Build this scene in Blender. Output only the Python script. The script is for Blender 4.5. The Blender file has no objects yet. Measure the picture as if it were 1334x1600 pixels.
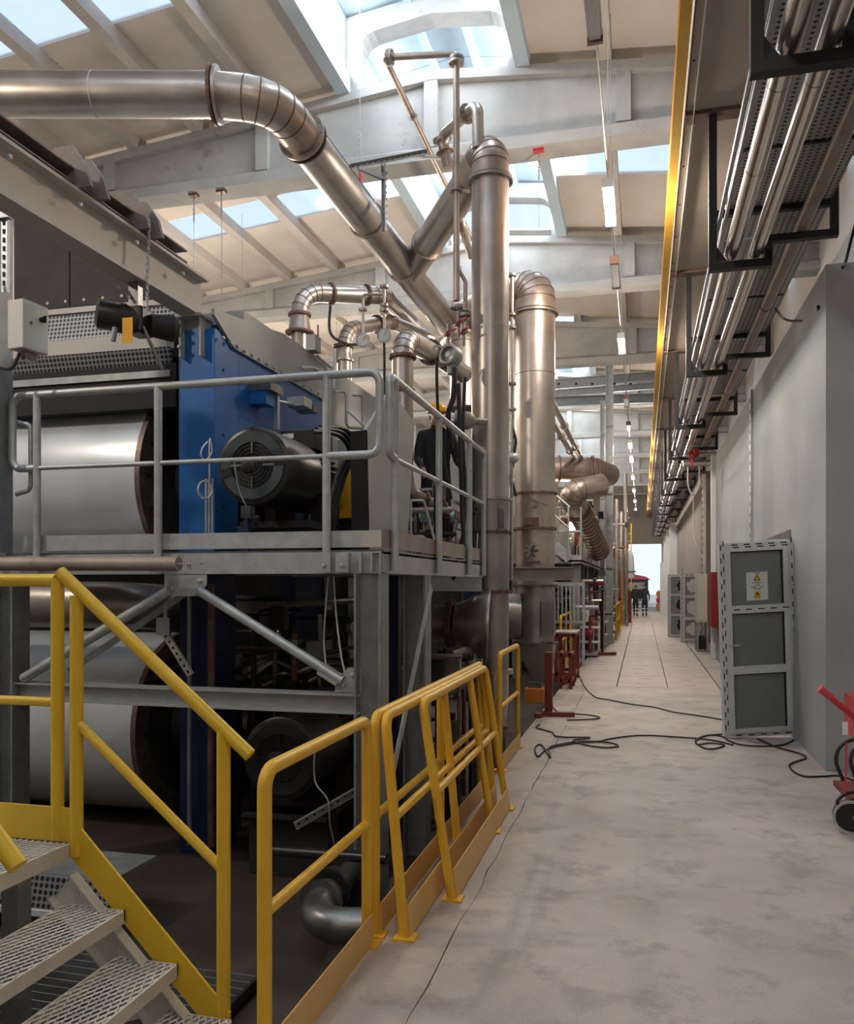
import bpy, bmesh, math, random
from mathutils import Vector, Matrix, Euler
random.seed(7)
scene = bpy.context.scene
COL = scene.collection
PI = math.pi
# ---------------------------------------------------------------- camera, world, light, exposure
CAM_H = 1.75
F_PX = 1300.0
YAW = math.atan(336.0 / F_PX)
cam_data = bpy.data.cameras.new('camera')
cam = bpy.data.objects.new('camera', cam_data)
COL.objects.link(cam)
cam.location = (0, 0, CAM_H)
cam.rotation_euler = (PI / 2, 0, YAW)
cam_data.sensor_width = 36.0
cam_data.lens = F_PX / 1600.0 * 36.0
cam_data.shift_y = 112.0 / 1600.0
cam_data.clip_start = 0.05
cam_data.clip_end = 400
scene.camera = cam
vs = scene.view_settings
vs.view_transform = 'Standard'
vs.look = 'None'
vs.gamma = 1.0
vs.use_curve_mapping = False
vs.exposure = 0.32
scene.cycles.max_bounces = 7
scene.cycles.diffuse_bounces = 5
scene.cycles.glossy_bounces = 4
scene.cycles.transparent_max_bounces = 10
scene.cycles.sample_clamp_indirect = 6.0
scene.cycles.caustics_reflective = False
scene.cycles.caustics_refractive = False

world = bpy.data.worlds.new('overcast_sky')
scene.world = world
world.use_nodes = True
bg = world.node_tree.nodes['Background']
bg.inputs[0].default_value = (0.72, 0.84, 1.0, 1)
bg.inputs[1].default_value = 1.0


def area(name, loc, rot, sx, sy, power, color):
    d = bpy.data.lights.new(name, 'AREA')
    d.shape = 'RECTANGLE'
    d.size = sx
    d.size_y = sy
    d.energy = power
    d.color = color
    o = bpy.data.objects.new(name, d)
    o.location = loc
    o.rotation_euler = rot
    COL.objects.link(o)
    return o


# daylight standing outside the two glazed sides of the roof lantern, tilted down into the hall
S = 6.0                      # bay length
RIDGE = -3.0
LX0, LX1 = -4.35, -1.65      # lantern opening
for k in (-1, 0, 1, 2, 4, 5, 6, 7, 8):
    yc = S * k + 3.0
    area('lantern_daylight', (LX0 - 0.30, yc, 10.05), (0, -math.radians(62), 0), 1.1, 5.2, 350, (0.95, 0.975, 1.0))
    area('lantern_daylight', (LX1 + 0.30, yc, 10.05), (0, math.radians(62), 0), 1.1, 5.2, 350, (0.95, 0.975, 1.0))
# ---------------------------------------------------------------- helpers
CS, SN = math.cos(YAW), math.sin(YAW)


def at(u, v, X=None, Y=None, Z=None, D=None):
    """a picture position turned into a place in the hall, on the plane given"""
    a = (u - 667.0) / F_PX
    b = (912.0 - v) / F_PX
    dx, dy, dz = a * CS - SN, a * SN + CS, b
    if X is not None:
        t = X / dx
    elif Y is not None:
        t = Y / dy
    elif Z is not None:
        t = (Z - CAM_H) / dz
    else:
        t = D
    return Vector((dx * t, dy * t, CAM_H + dz * t))


def V(*a):
    return Vector(a)


def frame_of(d):
    d = d.normalized()
    up = Vector((0, 0, 1)) if abs(d.z) < 0.95 else Vector((0, 1, 0))
    a = d.cross(up).normalized()
    b = a.cross(d).normalized()
    return a, b


def fillet(pts, R, n=5):
    pts = [Vector(p) for p in pts]
    if len(pts) < 3 or not R:
        return pts
    out = [pts[0]]
    for i in range(1, len(pts) - 1):
        p, a, b = pts[i], pts[i - 1], pts[i + 1]
        da, db = (a - p), (b - p)
        la, lb = da.length, db.length
        da.normalize(); db.normalize()
        ang = da.angle(db)
        if ang > PI - 0.02:
            out.append(p); continue
        t = min(R / math.tan(ang / 2), la * 0.49, lb * 0.49)
        r = t * math.tan(ang / 2)
        c = p + (da + db).normalized() * (r / math.sin(ang / 2))
        s, e = p + da * t, p + db * t
        v0, v1 = s - c, e - c
        th = v0.angle(v1)
        for k in range(n + 1):
            f = k / n
            w0 = math.sin((1 - f) * th) / math.sin(th)
            w1 = math.sin(f * th) / math.sin(th)
            out.append(c + v0 * w0 + v1 * w1)
    out.append(pts[-1])
    return out


OFF = {}
MESHES = {}


class MB:
    def __init__(self):
        self.v = []
        self.f = []
        self.sm = []

    def quad(self, *idx):
        self.f.append(idx); self.sm.append(False)

    def poly(self, pts):
        n = len(self.v)
        self.v += [Vector(p) for p in pts]
        self.f.append(tuple(range(n, n + len(pts)))); self.sm.append(False)
        return self

    def hexa(self, p):
        """eight corners: 0-3 bottom ring, 4-7 top ring"""
        n = len(self.v)
        self.v += [Vector(q) for q in p]
        for q in ((3, 2, 1, 0), (4, 5, 6, 7), (0, 1, 5, 4), (1, 2, 6, 5), (2, 3, 7, 6), (3, 0, 4, 7)):
            self.f.append(tuple(n + i for i in q)); self.sm.append(False)
        return self

    def box(self, x0, x1, y0, y1, z0, z1):
        return self.hexa([(x0, y0, z0), (x1, y0, z0), (x1, y1, z0), (x0, y1, z0),
                          (x0, y0, z1), (x1, y0, z1), (x1, y1, z1), (x0, y1, z1)])

    def boxm(self, M, sx, sy, sz):
        """box centred on matrix M"""
        c = []
        for z in (-.5, .5):
            for x, y in ((-.5, -.5), (.5, -.5), (.5, .5), (-.5, .5)):
                c.append(M @ Vector((x * sx, y * sy, z * sz)))
        return self.hexa(c)

    def bar(self, p0, p1, w, h, side=None):
        """rectangular bar; w across 'side', h across the other"""
        p0, p1 = Vector(p0), Vector(p1)
        d = (p1 - p0).normalized()
        if side is None:
            a, b = frame_of(d)
        else:
            a = Vector(side); a = (a - d * a.dot(d)).normalized()
            b = a.cross(d).normalized()
        c = []
        for p in (p0, p1):
            c += [p - a * w / 2 - b * h / 2, p + a * w / 2 - b * h / 2, p + a * w / 2 + b * h / 2, p - a * w / 2 + b * h / 2]
        return self.hexa(c)

    def sect(self, p0, p1, poly, side=(0, 0, 1)):
        """extrude a 2-D section (list of (a,b)) from p0 to p1; a along side, b along d x side"""
        p0, p1 = Vector(p0), Vector(p1)
        d = (p1 - p0).normalized()
        a = Vector(side); a = (a - d * a.dot(d)).normalized()
        b = d.cross(a).normalized()
        n = len(self.v); m = len(poly)
        for p in (p0, p1):
            self.v += [p + a * q[0] + b * q[1] for q in poly]
        for i in range(m):
            j = (i + 1) % m
            self.f.append((n + i, n + j, n + m + j, n + m + i)); self.sm.append(False)
        self.f.append(tuple(n + i for i in range(m - 1, -1, -1))); self.sm.append(False)
        self.f.append(tuple(n + m + i for i in range(m))); self.sm.append(False)
        return self

    def ibeam(self, p0, p1, h, w, tw=0.01, tf=0.014, side=(0, 0, 1)):
        a, b, c, e = h / 2, w / 2, tw / 2, h / 2 - tf
        return self.sect(p0, p1, [(-a, -b), (-a, b), (-e, b), (-e, c), (e, c), (e, b), (a, b), (a, -b), (e, -b), (e, -c), (-e, -c), (-e, -b)], side)

    def channel(self, p0, p1, h, w, t=0.01, side=(0, 0, 1), flip=1):
        a, b = h / 2, w * flip
        t2 = t * flip
        q = [(-a, 0), (a, 0), (a, b), (a - t, b), (a - t, t2), (-a + t, t2), (-a + t, b), (-a, b)]
        return self.sect(p0, p1, q, side)

    def angle(self, p0, p1, w, t=0.006, side=(0, 0, 1), fa=1, fb=1):
        q = [(0, 0), (w * fa, 0), (w * fa, t * fb), (t * fa, t * fb), (t * fa, w * fb), (0, w * fb)]
        return self.sect(p0, p1, q, side)

    def tube(self, pts, r, seg=10, R=0, n=5, caps=True, closed=False, r_list=None):
        pts = fillet(pts, R, n) if R else [Vector(p) for p in pts]
        m = len(pts)
        base = len(self.v)
        d0 = (pts[1] - pts[0]).normalized()
        a, b = frame_of(d0)
        prev = d0
        for i, p in enumerate(pts):
            if i == 0:
                d = d0
            elif i == m - 1:
                d = (pts[i] - pts[i - 1]).normalized()
            else:
                d = ((pts[i] - pts[i - 1]).normalized() + (pts[i + 1] - pts[i]).normalized())
                d = d.normalized() if d.length > 1e-6 else prev
            q = prev.rotation_difference(d)
            a = q @ a; b = q @ b
            a = (a - d * a.dot(d)).normalized(); b = d.cross(a).normalized() * (1 if d.cross(a).dot(b) > 0 else -1)
            prev = d
            rr = r_list[i] if r_list else r
            if 0 < i < m - 1:
                e0 = (pts[i] - pts[i - 1]).normalized()
                k = max(0.5, e0.dot(d))
            else:
                k = 1.0
            for s in range(seg):
                t = 2 * PI * s / seg
                self.v.append(p + (a * math.cos(t) + b * math.sin(t)) * rr)
        for i in range(m - 1):
            for s in range(seg):
                s2 = (s + 1) % seg
                self.f.append((base + i * seg + s, base + i * seg + s2, base + (i + 1) * seg + s2, base + (i + 1) * seg + s))
                self.sm.append(True)
        if caps:
            self.f.append(tuple(base + s for s in range(seg - 1, -1, -1))); self.sm.append(False)
            self.f.append(tuple(base + (m - 1) * seg + s for s in range(seg))); self.sm.append(False)
        return self

    def lathe(self, p, axis, prof, seg=20, caps=True):
        """profile of (t, r) along axis from p"""
        p = Vector(p); d = Vector(axis).normalized()
        a, b = frame_of(d)
        base = len(self.v); m = len(prof)
        for t, r in prof:
            for s in range(seg):
                th = 2 * PI * s / seg
                self.v.append(p + d * t + (a * math.cos(th) + b * math.sin(th)) * max(r, 1e-4))
        for i in range(m - 1):
            for s in range(seg):
                s2 = (s + 1) % seg
                self.f.append((base + i * seg + s, base + i * seg + s2, base + (i + 1) * seg + s2, base + (i + 1) * seg + s))
                self.sm.append(True)
        if caps:
            self.f.append(tuple(base + s for s in range(seg - 1, -1, -1))); self.sm.append(False)
            self.f.append(tuple(base + (m - 1) * seg + s for s in range(seg))); self.sm.append(False)
        return self

    def cyl(self, p0, p1, r0, r1=None, seg=16):
        p0, p1 = Vector(p0), Vector(p1)
        return self.lathe(p0, p1 - p0, [(0, r0), ((p1 - p0).length, r0 if r1 is None else r1)], seg)

    def ring(self, p, axis, r0, r1, th, seg=24):
        """flat ring of thickness th centred on p"""
        return self.lathe(Vector(p) - Vector(axis).normalized() * th / 2, axis, [(0, r0), (0, r1), (th, r1), (th, r0), (0, r0)], seg, caps=False)

    def flange(self, p, axis, r0, r1, th, bolts=0, br=0.012, seg=24):
        self.ring(p, axis, r0, r1, th, seg)
        p = Vector(p); d = Vector(axis).normalized(); a, b = frame_of(d)
        for k in range(bolts):
            t = 2 * PI * k / bolts
            c = p + (a * math.cos(t) + b * math.sin(t)) * (r0 + r1) / 2
            self.cyl(c - d * (th / 2 + br), c + d * (th / 2 + br), br, seg=6)
        return self

    def bolt(self, p, axis, r=0.012, h=0.012):
        p = Vector(p); d = Vector(axis).normalized()
        return self.lathe(p, d, [(0, r), (h, r), (h * 1.2, r * 0.7)], 6)

    def sphere(self, c, r, seg=12, rings=8, sc=(1, 1, 1)):
        c = Vector(c); base = len(self.v)
        for i in range(1, rings):
            ph = PI * i / rings
            for s in range(seg):
                th = 2 * PI * s / seg
                self.v.append(c + Vector((r * sc[0] * math.sin(ph) * math.cos(th), r * sc[1] * math.sin(ph) * math.sin(th), r * sc[2] * math.cos(ph))))
        top = len(self.v); self.v.append(c + Vector((0, 0, r * sc[2]))); self.v.append(c - Vector((0, 0, r * sc[2])))
        for i in range(rings - 2):
            for s in range(seg):
                s2 = (s + 1) % seg
                self.f.append((base + i * seg + s, base + (i + 1) * seg + s, base + (i + 1) * seg + s2, base + i * seg + s2)); self.sm.append(True)
        for s in range(seg):
            s2 = (s + 1) % seg
            self.f.append((top, base + s, base + s2)); self.sm.append(True)
            l = base + (rings - 2) * seg
            self.f.append((top + 1, l + s2, l + s)); self.sm.append(True)
        return self

    def prism(self, pts, ext):
        """planar polygon extruded by vector ext"""
        n = len(self.v); m = len(pts); ext = Vector(ext)
        self.v += [Vector(p) for p in pts] + [Vector(p) + ext for p in pts]
        for i in range(m):
            j = (i + 1) % m
            self.f.append((n + i, n + j, n + m + j, n + m + i)); self.sm.append(False)
        self.f.append(tuple(n + i for i in range(m - 1, -1, -1))); self.sm.append(False)
        self.f.append(tuple(n + m + i for i in range(m))); self.sm.append(False)
        return self

    def mesh(self, name, mat, off=Vector()):
        me = bpy.data.meshes.new(name)
        me.from_pydata([tuple(v - off) for v in self.v], [], self.f)
        me.polygons.foreach_set('use_smooth', self.sm)
        bm = bmesh.new(); bm.from_mesh(me)
        bmesh.ops.recalc_face_normals(bm, faces=bm.faces)
        bm.to_mesh(me); bm.free()
        if any(self.sm):
            me.set_sharp_from_angle(angle=math.radians(38))
        if mat is not None:
            me.materials.append(M[mat] if isinstance(mat, str) else mat)
        me.update()
        return me

    def build(self, name, mat, parent=None, label=None, bevel=0):
        """one mesh object; with a parent it is a part in the same world place"""
        if parent is not None:
            off = OFF[parent.name]
        else:
            xs = [v.x for v in self.v]; ys = [v.y for v in self.v]; zs = [v.z for v in self.v]
            off = Vector(((min(xs) + max(xs)) / 2, (min(ys) + max(ys)) / 2, min(zs)))
        o = bpy.data.objects.new(name, self.mesh(name, mat, off))
        COL.objects.link(o)
        if parent is None:
            o.location = off
        else:
            o.parent = parent
        OFF[o.name] = off
        if label:
            o['label'] = label
        if bevel:
            md = o.modifiers.new('bevel', 'BEVEL'); md.width = bevel; md.segments = 2; md.limit_method = 'ANGLE'
        return o


def tag(o, label, cat, group=None, kind=None):
    o['label'] = label
    o['category'] = cat
    if group:
        o['group'] = group
    if kind or cat:
        o['kind'] = kind or 'thing'
    return o


def thing(name, label, cat, loc=(0, 0, 0), group=None, kind=None):
    o = bpy.data.objects.new(name, None)
    o.empty_display_size = 0.1
    COL.objects.link(o)
    o.location = loc
    OFF[o.name] = Vector(loc)
    if label:
        o['label'] = label
    if cat:
        o['category'] = cat
    if group:
        o['group'] = group
    if kind or cat:
        o['kind'] = kind or 'thing'
    return o


def copy_tree(o, loc=None, rot=None, label=None, parent=None):
    c = o.copy(); COL.objects.link(c)
    c.parent = parent
    if loc is not None:
        c.location = loc
    if rot is not None:
        c.rotation_euler = rot
    if label:
        c['label'] = label
    for ch in o.children:
        copy_tree(ch, parent=c)
    return c


def struct(name, label=None):
    o = thing(name, label, None)
    o['kind'] = 'structure'
    return o
# ---------------------------------------------------------------- materials
M = {}


def nn(nt, typ, **kw):
    n = nt.nodes.new(typ)
    for k, v in kw.items():
        setattr(n, k, v)
    return n


def material(name, c1, c2=None, rough=0.6, metal=0.0, scale=4.0, c3=None, c3_at=0.62, fine=0.0, bump=0.0, bump_scale=60.0,
             rough_var=0.0, spec=0.5, stretch=(1, 1, 1), detail=5.0, c3_scale=None):
    m = bpy.data.materials.new(name)
    m.use_nodes = True
    nt = m.node_tree
    b = nt.nodes['Principled BSDF']
    b.inputs['Roughness'].default_value = rough
    b.inputs['Metallic'].default_value = metal
    b.inputs['Specular IOR Level'].default_value = spec
    geo = nn(nt, 'ShaderNodeNewGeometry')
    mp = nn(nt, 'ShaderNodeMapping')
    mp.inputs['Scale'].default_value = stretch
    nt.links.new(geo.outputs['Position'], mp.inputs['Vector'])
    src = mp.outputs['Vector']
    col = None
    if c2 is not None:
        no = nn(nt, 'ShaderNodeTexNoise')
        no.inputs['Scale'].default_value = scale
        no.inputs['Detail'].default_value = detail
        no.inputs['Roughness'].default_value = 0.6
        nt.links.new(src, no.inputs['Vector'])
        rp = nn(nt, 'ShaderNodeValToRGB')
        rp.color_ramp.elements[0].position = 0.32
        rp.color_ramp.elements[0].color = (*c1, 1)
        rp.color_ramp.elements[1].position = 0.68
        rp.color_ramp.elements[1].color = (*c2, 1)
        nt.links.new(no.outputs['Fac'], rp.inputs['Fac'])
        col = rp.outputs['Color']
        if rough_var:
            mr = nn(nt, 'ShaderNodeMapRange')
            mr.inputs['To Min'].default_value = max(0.02, rough - rough_var)
            mr.inputs['To Max'].default_value = rough + rough_var
            nt.links.new(no.outputs['Fac'], mr.inputs['Value'])
            nt.links.new(mr.outputs['Result'], b.inputs['Roughness'])
    if c3 is not None:
        n3 = nn(nt, 'ShaderNodeTexNoise')
        n3.inputs['Scale'].default_value = c3_scale or scale * 1.7
        n3.inputs['Detail'].default_value = 8.0
        n3.inputs['Roughness'].default_value = 0.7
        nt.links.new(src, n3.inputs['Vector'])
        r3 = nn(nt, 'ShaderNodeValToRGB')
        r3.color_ramp.elements[0].position = c3_at
        r3.color_ramp.elements[0].color = (0, 0, 0, 1)
        r3.color_ramp.elements[1].position = min(1.0, c3_at + 0.12)
        r3.color_ramp.elements[1].color = (1, 1, 1, 1)
        nt.links.new(n3.outputs['Fac'], r3.inputs['Fac'])
        mx = nn(nt, 'ShaderNodeMixRGB')
        nt.links.new(r3.outputs['Color'], mx.inputs['Fac'])
        if col is not None:
            nt.links.new(col, mx.inputs['Color1'])
        else:
            mx.inputs['Color1'].default_value = (*c1, 1)
        mx.inputs['Color2'].default_value = (*c3, 1)
        col = mx.outputs['Color']
        if metal > 0.3:
            mm = nn(nt, 'ShaderNodeMapRange')
            mm.inputs['To Min'].default_value = metal
            mm.inputs['To Max'].default_value = metal * 0.35
            nt.links.new(r3.outputs['Color'], mm.inputs['Value'])
            nt.links.new(mm.outputs['Result'], b.inputs['Metallic'])
    if fine:
        nf = nn(nt, 'ShaderNodeTexNoise')
        nf.inputs['Scale'].default_value = 90.0
        nf.inputs['Detail'].default_value = 4.0
        nt.links.new(src, nf.inputs['Vector'])
        mr = nn(nt, 'ShaderNodeMapRange')
        mr.inputs['From Min'].default_value = 0.3
        mr.inputs['From Max'].default_value = 0.7
        mr.inputs['To Min'].default_value = 1.0 - fine
        mr.inputs['To Max'].default_value = 1.0 + fine
        nt.links.new(nf.outputs['Fac'], mr.inputs['Value'])
        mu = nn(nt, 'ShaderNodeMixRGB', blend_type='MULTIPLY')
        mu.inputs['Fac'].default_value = 1.0
        if col is not None:
            nt.links.new(col, mu.inputs['Color1'])
        else:
            mu.inputs['Color1'].default_value = (*c1, 1)
        nt.links.new(mr.outputs['Result'], mu.inputs['Color2'])
        col = mu.outputs['Color']
    if col is not None:
        nt.links.new(col, b.inputs['Base Color'])
    else:
        b.inputs['Base Color'].default_value = (*c1, 1)
    if bump:
        nb = nn(nt, 'ShaderNodeTexNoise')
        nb.inputs['Scale'].default_value = bump_scale
        nb.inputs['Detail'].default_value = 5.0
        nt.links.new(src, nb.inputs['Vector'])
        bp = nn(nt, 'ShaderNodeBump')
        bp.inputs['Strength'].default_value = bump
        bp.inputs['Distance'].default_value = 0.01
        nt.links.new(nb.outputs['Fac'], bp.inputs['Height'])
        nt.links.new(bp.outputs['Normal'], b.inputs['Normal'])
    M[name] = m
    return m


def emitter(name, color, strength):
    m = bpy.data.materials.new(name)
    m.use_nodes = True
    b = m.node_tree.nodes['Principled BSDF']
    b.inputs['Base Color'].default_value = (0.9, 0.9, 0.88, 1)
    b.inputs['Emission Color'].default_value = (*color, 1)
    b.inputs['Emission Strength'].default_value = strength
    M[name] = m


def see_through(name, color, clear, rough=0.05):
    """thin sheet: part of the light passes straight, the rest is scattered through or reflected"""
    m = bpy.data.materials.new(name)
    m.use_nodes = True
    nt = m.node_tree
    for n in list(nt.nodes):
        nt.nodes.remove(n)
    out = nn(nt, 'ShaderNodeOutputMaterial')
    tr = nn(nt, 'ShaderNodeBsdfTransparent')
    tr.inputs[0].default_value = (*color, 1)
    tl = nn(nt, 'ShaderNodeBsdfTranslucent')
    tl.inputs[0].default_value = (*color, 1)
    gl = nn(nt, 'ShaderNodeBsdfGlossy')
    gl.inputs['Roughness'].default_value = rough
    mx = nn(nt, 'ShaderNodeMixShader')
    mx.inputs[0].default_value = clear
    nt.links.new(tl.outputs[0], mx.inputs[1])
    nt.links.new(tr.outputs[0], mx.inputs[2])
    m2 = nn(nt, 'ShaderNodeMixShader')
    m2.inputs[0].default_value = 0.06
    nt.links.new(mx.outputs[0], m2.inputs[1])
    nt.links.new(gl.outputs[0], m2.inputs[2])
    nt.links.new(m2.outputs[0], out.inputs[0])
    M[name] = m


# stone and building
material('floor_concrete', (0.36, 0.305, 0.265), (0.52, 0.455, 0.405), rough=0.62, scale=0.9, c3=(0.325, 0.275, 0.24), c3_at=0.50, c3_scale=2.6, fine=0.09, bump=0.10, bump_scale=35, detail=9)
material('floor_plate', (0.42, 0.345, 0.305), (0.51, 0.425, 0.38), rough=0.6, scale=2.0, fine=0.06)
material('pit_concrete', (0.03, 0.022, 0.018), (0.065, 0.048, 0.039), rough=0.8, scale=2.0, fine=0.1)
material('joint_dark', (0.06, 0.05, 0.045), rough=0.9)
material('wall_plaster', (0.31, 0.325, 0.315), (0.385, 0.395, 0.38), rough=0.85, scale=0.8, fine=0.03, detail=8, c3=(0.36, 0.325, 0.295), c3_at=0.58, c3_scale=0.35)
material('hall_panel', (0.50, 0.46, 0.42), (0.58, 0.535, 0.49), rough=0.85, scale=0.6, fine=0.03)
material('far_panel', (0.19, 0.155, 0.135), (0.26, 0.21, 0.185), rough=0.8, scale=1.0, stretch=(4, 4, 0.4))
material('beam_concrete', (0.31, 0.31, 0.305), (0.43, 0.425, 0.415), rough=0.85, scale=1.4, fine=0.05, c3=(0.25, 0.23, 0.215), c3_at=0.60, c3_scale=2.4, detail=9)
material('ceiling_board', (0.60, 0.535, 0.48), (0.66, 0.595, 0.535), rough=0.9, scale=1.2, fine=0.02)
material('purlin_paint', (0.46, 0.415, 0.38), (0.53, 0.48, 0.44), rough=0.8, scale=3.0, fine=0.05)
material('girder_concrete', (0.46, 0.38, 0.32), (0.56, 0.47, 0.40), rough=0.8, scale=1.5, c3=(0.20, 0.09, 0.05), c3_at=0.66, c3_scale=1.1, fine=0.05)
material('lantern_white', (0.42, 0.52, 0.60), (0.50, 0.60, 0.67), rough=0.7, scale=1.0)
# metal
material('galv', (0.40, 0.425, 0.435), (0.52, 0.55, 0.56), rough=0.45, metal=0.4, scale=9.0, fine=0.08, rough_var=0.1)
material('galv_dark', (0.25, 0.27, 0.275), (0.36, 0.385, 0.39), rough=0.5, metal=0.6, scale=7.0, fine=0.08)
material('stainless', (0.40, 0.355, 0.325), (0.53, 0.48, 0.445), rough=0.36, metal=0.85, scale=2.2, c3=(0.30, 0.19, 0.14), c3_at=0.68, c3_scale=3.0, fine=0.05, rough_var=0.1)
material('stainless_warm', (0.36, 0.29, 0.25), (0.52, 0.44, 0.39), rough=0.38, metal=0.8, scale=2.5, c3=(0.26, 0.13, 0.085), c3_at=0.62, c3_scale=3.5, fine=0.06, rough_var=0.1)
material('stainless_dark', (0.26, 0.24, 0.225), (0.42, 0.385, 0.36), rough=0.42, metal=0.75, scale=2.0, c3=(0.15, 0.07, 0.05), c3_at=0.63, fine=0.06)
material('weld_rust', (0.13, 0.07, 0.055), (0.22, 0.135, 0.105), rough=0.6, metal=0.5, scale=12.0, c3=(0.14, 0.03, 0.03), c3_at=0.64)
material('chrome_pipe', (0.62, 0.56, 0.52), (0.72, 0.67, 0.63), rough=0.2, metal=0.95, scale=3.0, fine=0.03)
material('dull_pipe', (0.30, 0.255, 0.225), (0.42, 0.365, 0.325), rough=0.6, metal=0.35, scale=3.0, fine=0.08, c3=(0.22, 0.13, 0.09), c3_at=0.66)
material('cyl_steel', (0.58, 0.63, 0.67), (0.68, 0.73, 0.77), rough=0.32, metal=0.25, scale=0.8, stretch=(2.2, 0.5, 0.5), fine=0.01, rough_var=0.05, detail=2)
material('cyl_rim', (0.14, 0.10, 0.08), (0.26, 0.2, 0.17), rough=0.5, metal=0.6, scale=6.0)
material('roll_dark', (0.035, 0.034, 0.035), (0.06, 0.058, 0.058), rough=0.5, metal=0.2, scale=5.0)
# paint
material('yellow_paint', (0.72, 0.40, 0.022), (0.80, 0.46, 0.035), rough=0.42, scale=5.0, c3=(0.45, 0.22, 0.03), c3_at=0.72, c3_scale=14, fine=0.04)
material('yellow_stair', (0.72, 0.45, 0.02), (0.78, 0.50, 0.035), rough=0.45, scale=5.0, c3=(0.40, 0.25, 0.05), c3_at=0.74, c3_scale=10, fine=0.04)
material('yellow_board', (0.66, 0.41, 0.12), (0.72, 0.46, 0.15), rough=0.4, scale=2.0, fine=0.03)
material('yellow_rail', (0.80, 0.43, 0.03), (0.86, 0.50, 0.06), rough=0.75, scale=3.0, c3=(0.45, 0.20, 0.03), c3_at=0.66, c3_scale=6, fine=0.05)
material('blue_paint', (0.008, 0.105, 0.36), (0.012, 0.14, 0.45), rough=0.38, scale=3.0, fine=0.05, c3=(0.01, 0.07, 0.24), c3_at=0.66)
material('blue_shaded', (0.003, 0.010, 0.05), (0.004, 0.016, 0.075), rough=0.5, scale=3.0)  # blue paint with the shade under the platform put into its colour
material('grey_paint', (0.37, 0.38, 0.36), (0.43, 0.44, 0.42), rough=0.5, scale=1.5, fine=0.03)
material('grey_beam', (0.46, 0.43, 0.39), (0.54, 0.505, 0.46), rough=0.55, scale=2.0, fine=0.03)
material('brown_plate', (0.17, 0.145, 0.13), (0.25, 0.215, 0.19), rough=0.6, metal=0.3, scale=2.5, c3=(0.24, 0.19, 0.155), c3_at=0.68, fine=0.1)
material('hood_brown', (0.032, 0.024, 0.021), (0.055, 0.043, 0.037), rough=0.7, scale=2.0, fine=0.1)
material('stair_white', (0.55, 0.52, 0.46), (0.64, 0.61, 0.55), rough=0.6, scale=4.0, c3=(0.38, 0.33, 0.27), c3_at=0.66, c3_scale=9, fine=0.08)
material('black_paint', (0.012, 0.012, 0.013), (0.022, 0.021, 0.021), rough=0.35, scale=4.0)
material('black_matt', (0.014, 0.014, 0.015), rough=0.75)
material('motor_face', (0.035, 0.05, 0.055), (0.055, 0.075, 0.08), rough=0.5, scale=6.0)
material('rubber', (0.012, 0.011, 0.011), rough=0.55)
material('bracket_black', (0.007, 0.008, 0.009), (0.014, 0.015, 0.017), rough=0.5, metal=0.2, scale=5.0)
material('red_paint', (0.50, 0.02, 0.035), (0.58, 0.03, 0.05), rough=0.35, scale=4.0)
material('red_dark', (0.20, 0.008, 0.012), (0.26, 0.012, 0.018), rough=0.4, scale=3.0)
material('red_oxide', (0.15, 0.022, 0.018), (0.21, 0.035, 0.028), rough=0.6, scale=6.0, fine=0.08)
material('orange_paint', (0.50, 0.16, 0.02), (0.56, 0.2, 0.03), rough=0.5, scale=5.0)
material('box_grey', (0.62, 0.60, 0.54), (0.68, 0.66, 0.60), rough=0.5, scale=3.0)
material('white_plastic', (0.66, 0.67, 0.66), (0.72, 0.73, 0.72), rough=0.45, scale=3.0)
material('pvc_frame', (0.62, 0.64, 0.64), (0.69, 0.71, 0.71), rough=0.45, scale=3.0, fine=0.02)
material('door_panel', (0.185, 0.20, 0.20), (0.225, 0.24, 0.24), rough=0.35, scale=1.2)
material('paper', (0.72, 0.72, 0.70), rough=0.8)
material('ink', (0.03, 0.03, 0.035), rough=0.8)
material('sign_yellow', (0.72, 0.50, 0.03), rough=0.7)
material('helmet', (0.85, 0.42, 0.02), rough=0.3)
material('skin', (0.48, 0.27, 0.20), rough=0.55)
material('cloth_dark', (0.018, 0.019, 0.023), (0.032, 0.033, 0.038), rough=0.85, scale=12.0)
material('cloth_reflective', (0.55, 0.55, 0.5), rough=0.4)
material('hair', (0.02, 0.014, 0.01), rough=0.6)
material('insulation', (0.33, 0.30, 0.28), (0.50, 0.46, 0.43), rough=0.35, metal=0.7, scale=3.0)
material('ivory_cabinet', (0.58, 0.52, 0.47), (0.64, 0.58, 0.52), rough=0.5, scale=2.0)
material('pink_mark', (0.60, 0.06, 0.10), rough=0.4)
material('silver_dark', (0.15, 0.15, 0.15), (0.30, 0.30, 0.29), rough=0.35, metal=0.8, scale=4.0)
see_through('sky_sheet', (0.92, 0.96, 1.0), 0.75)
see_through('clear_glass', (0.97, 0.99, 1.0), 0.97)
emitter('lamp_glow', (1.0, 0.93, 0.84), 14.0)
emitter('work_glow', (1.0, 0.85, 0.6), 20.0)


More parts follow.
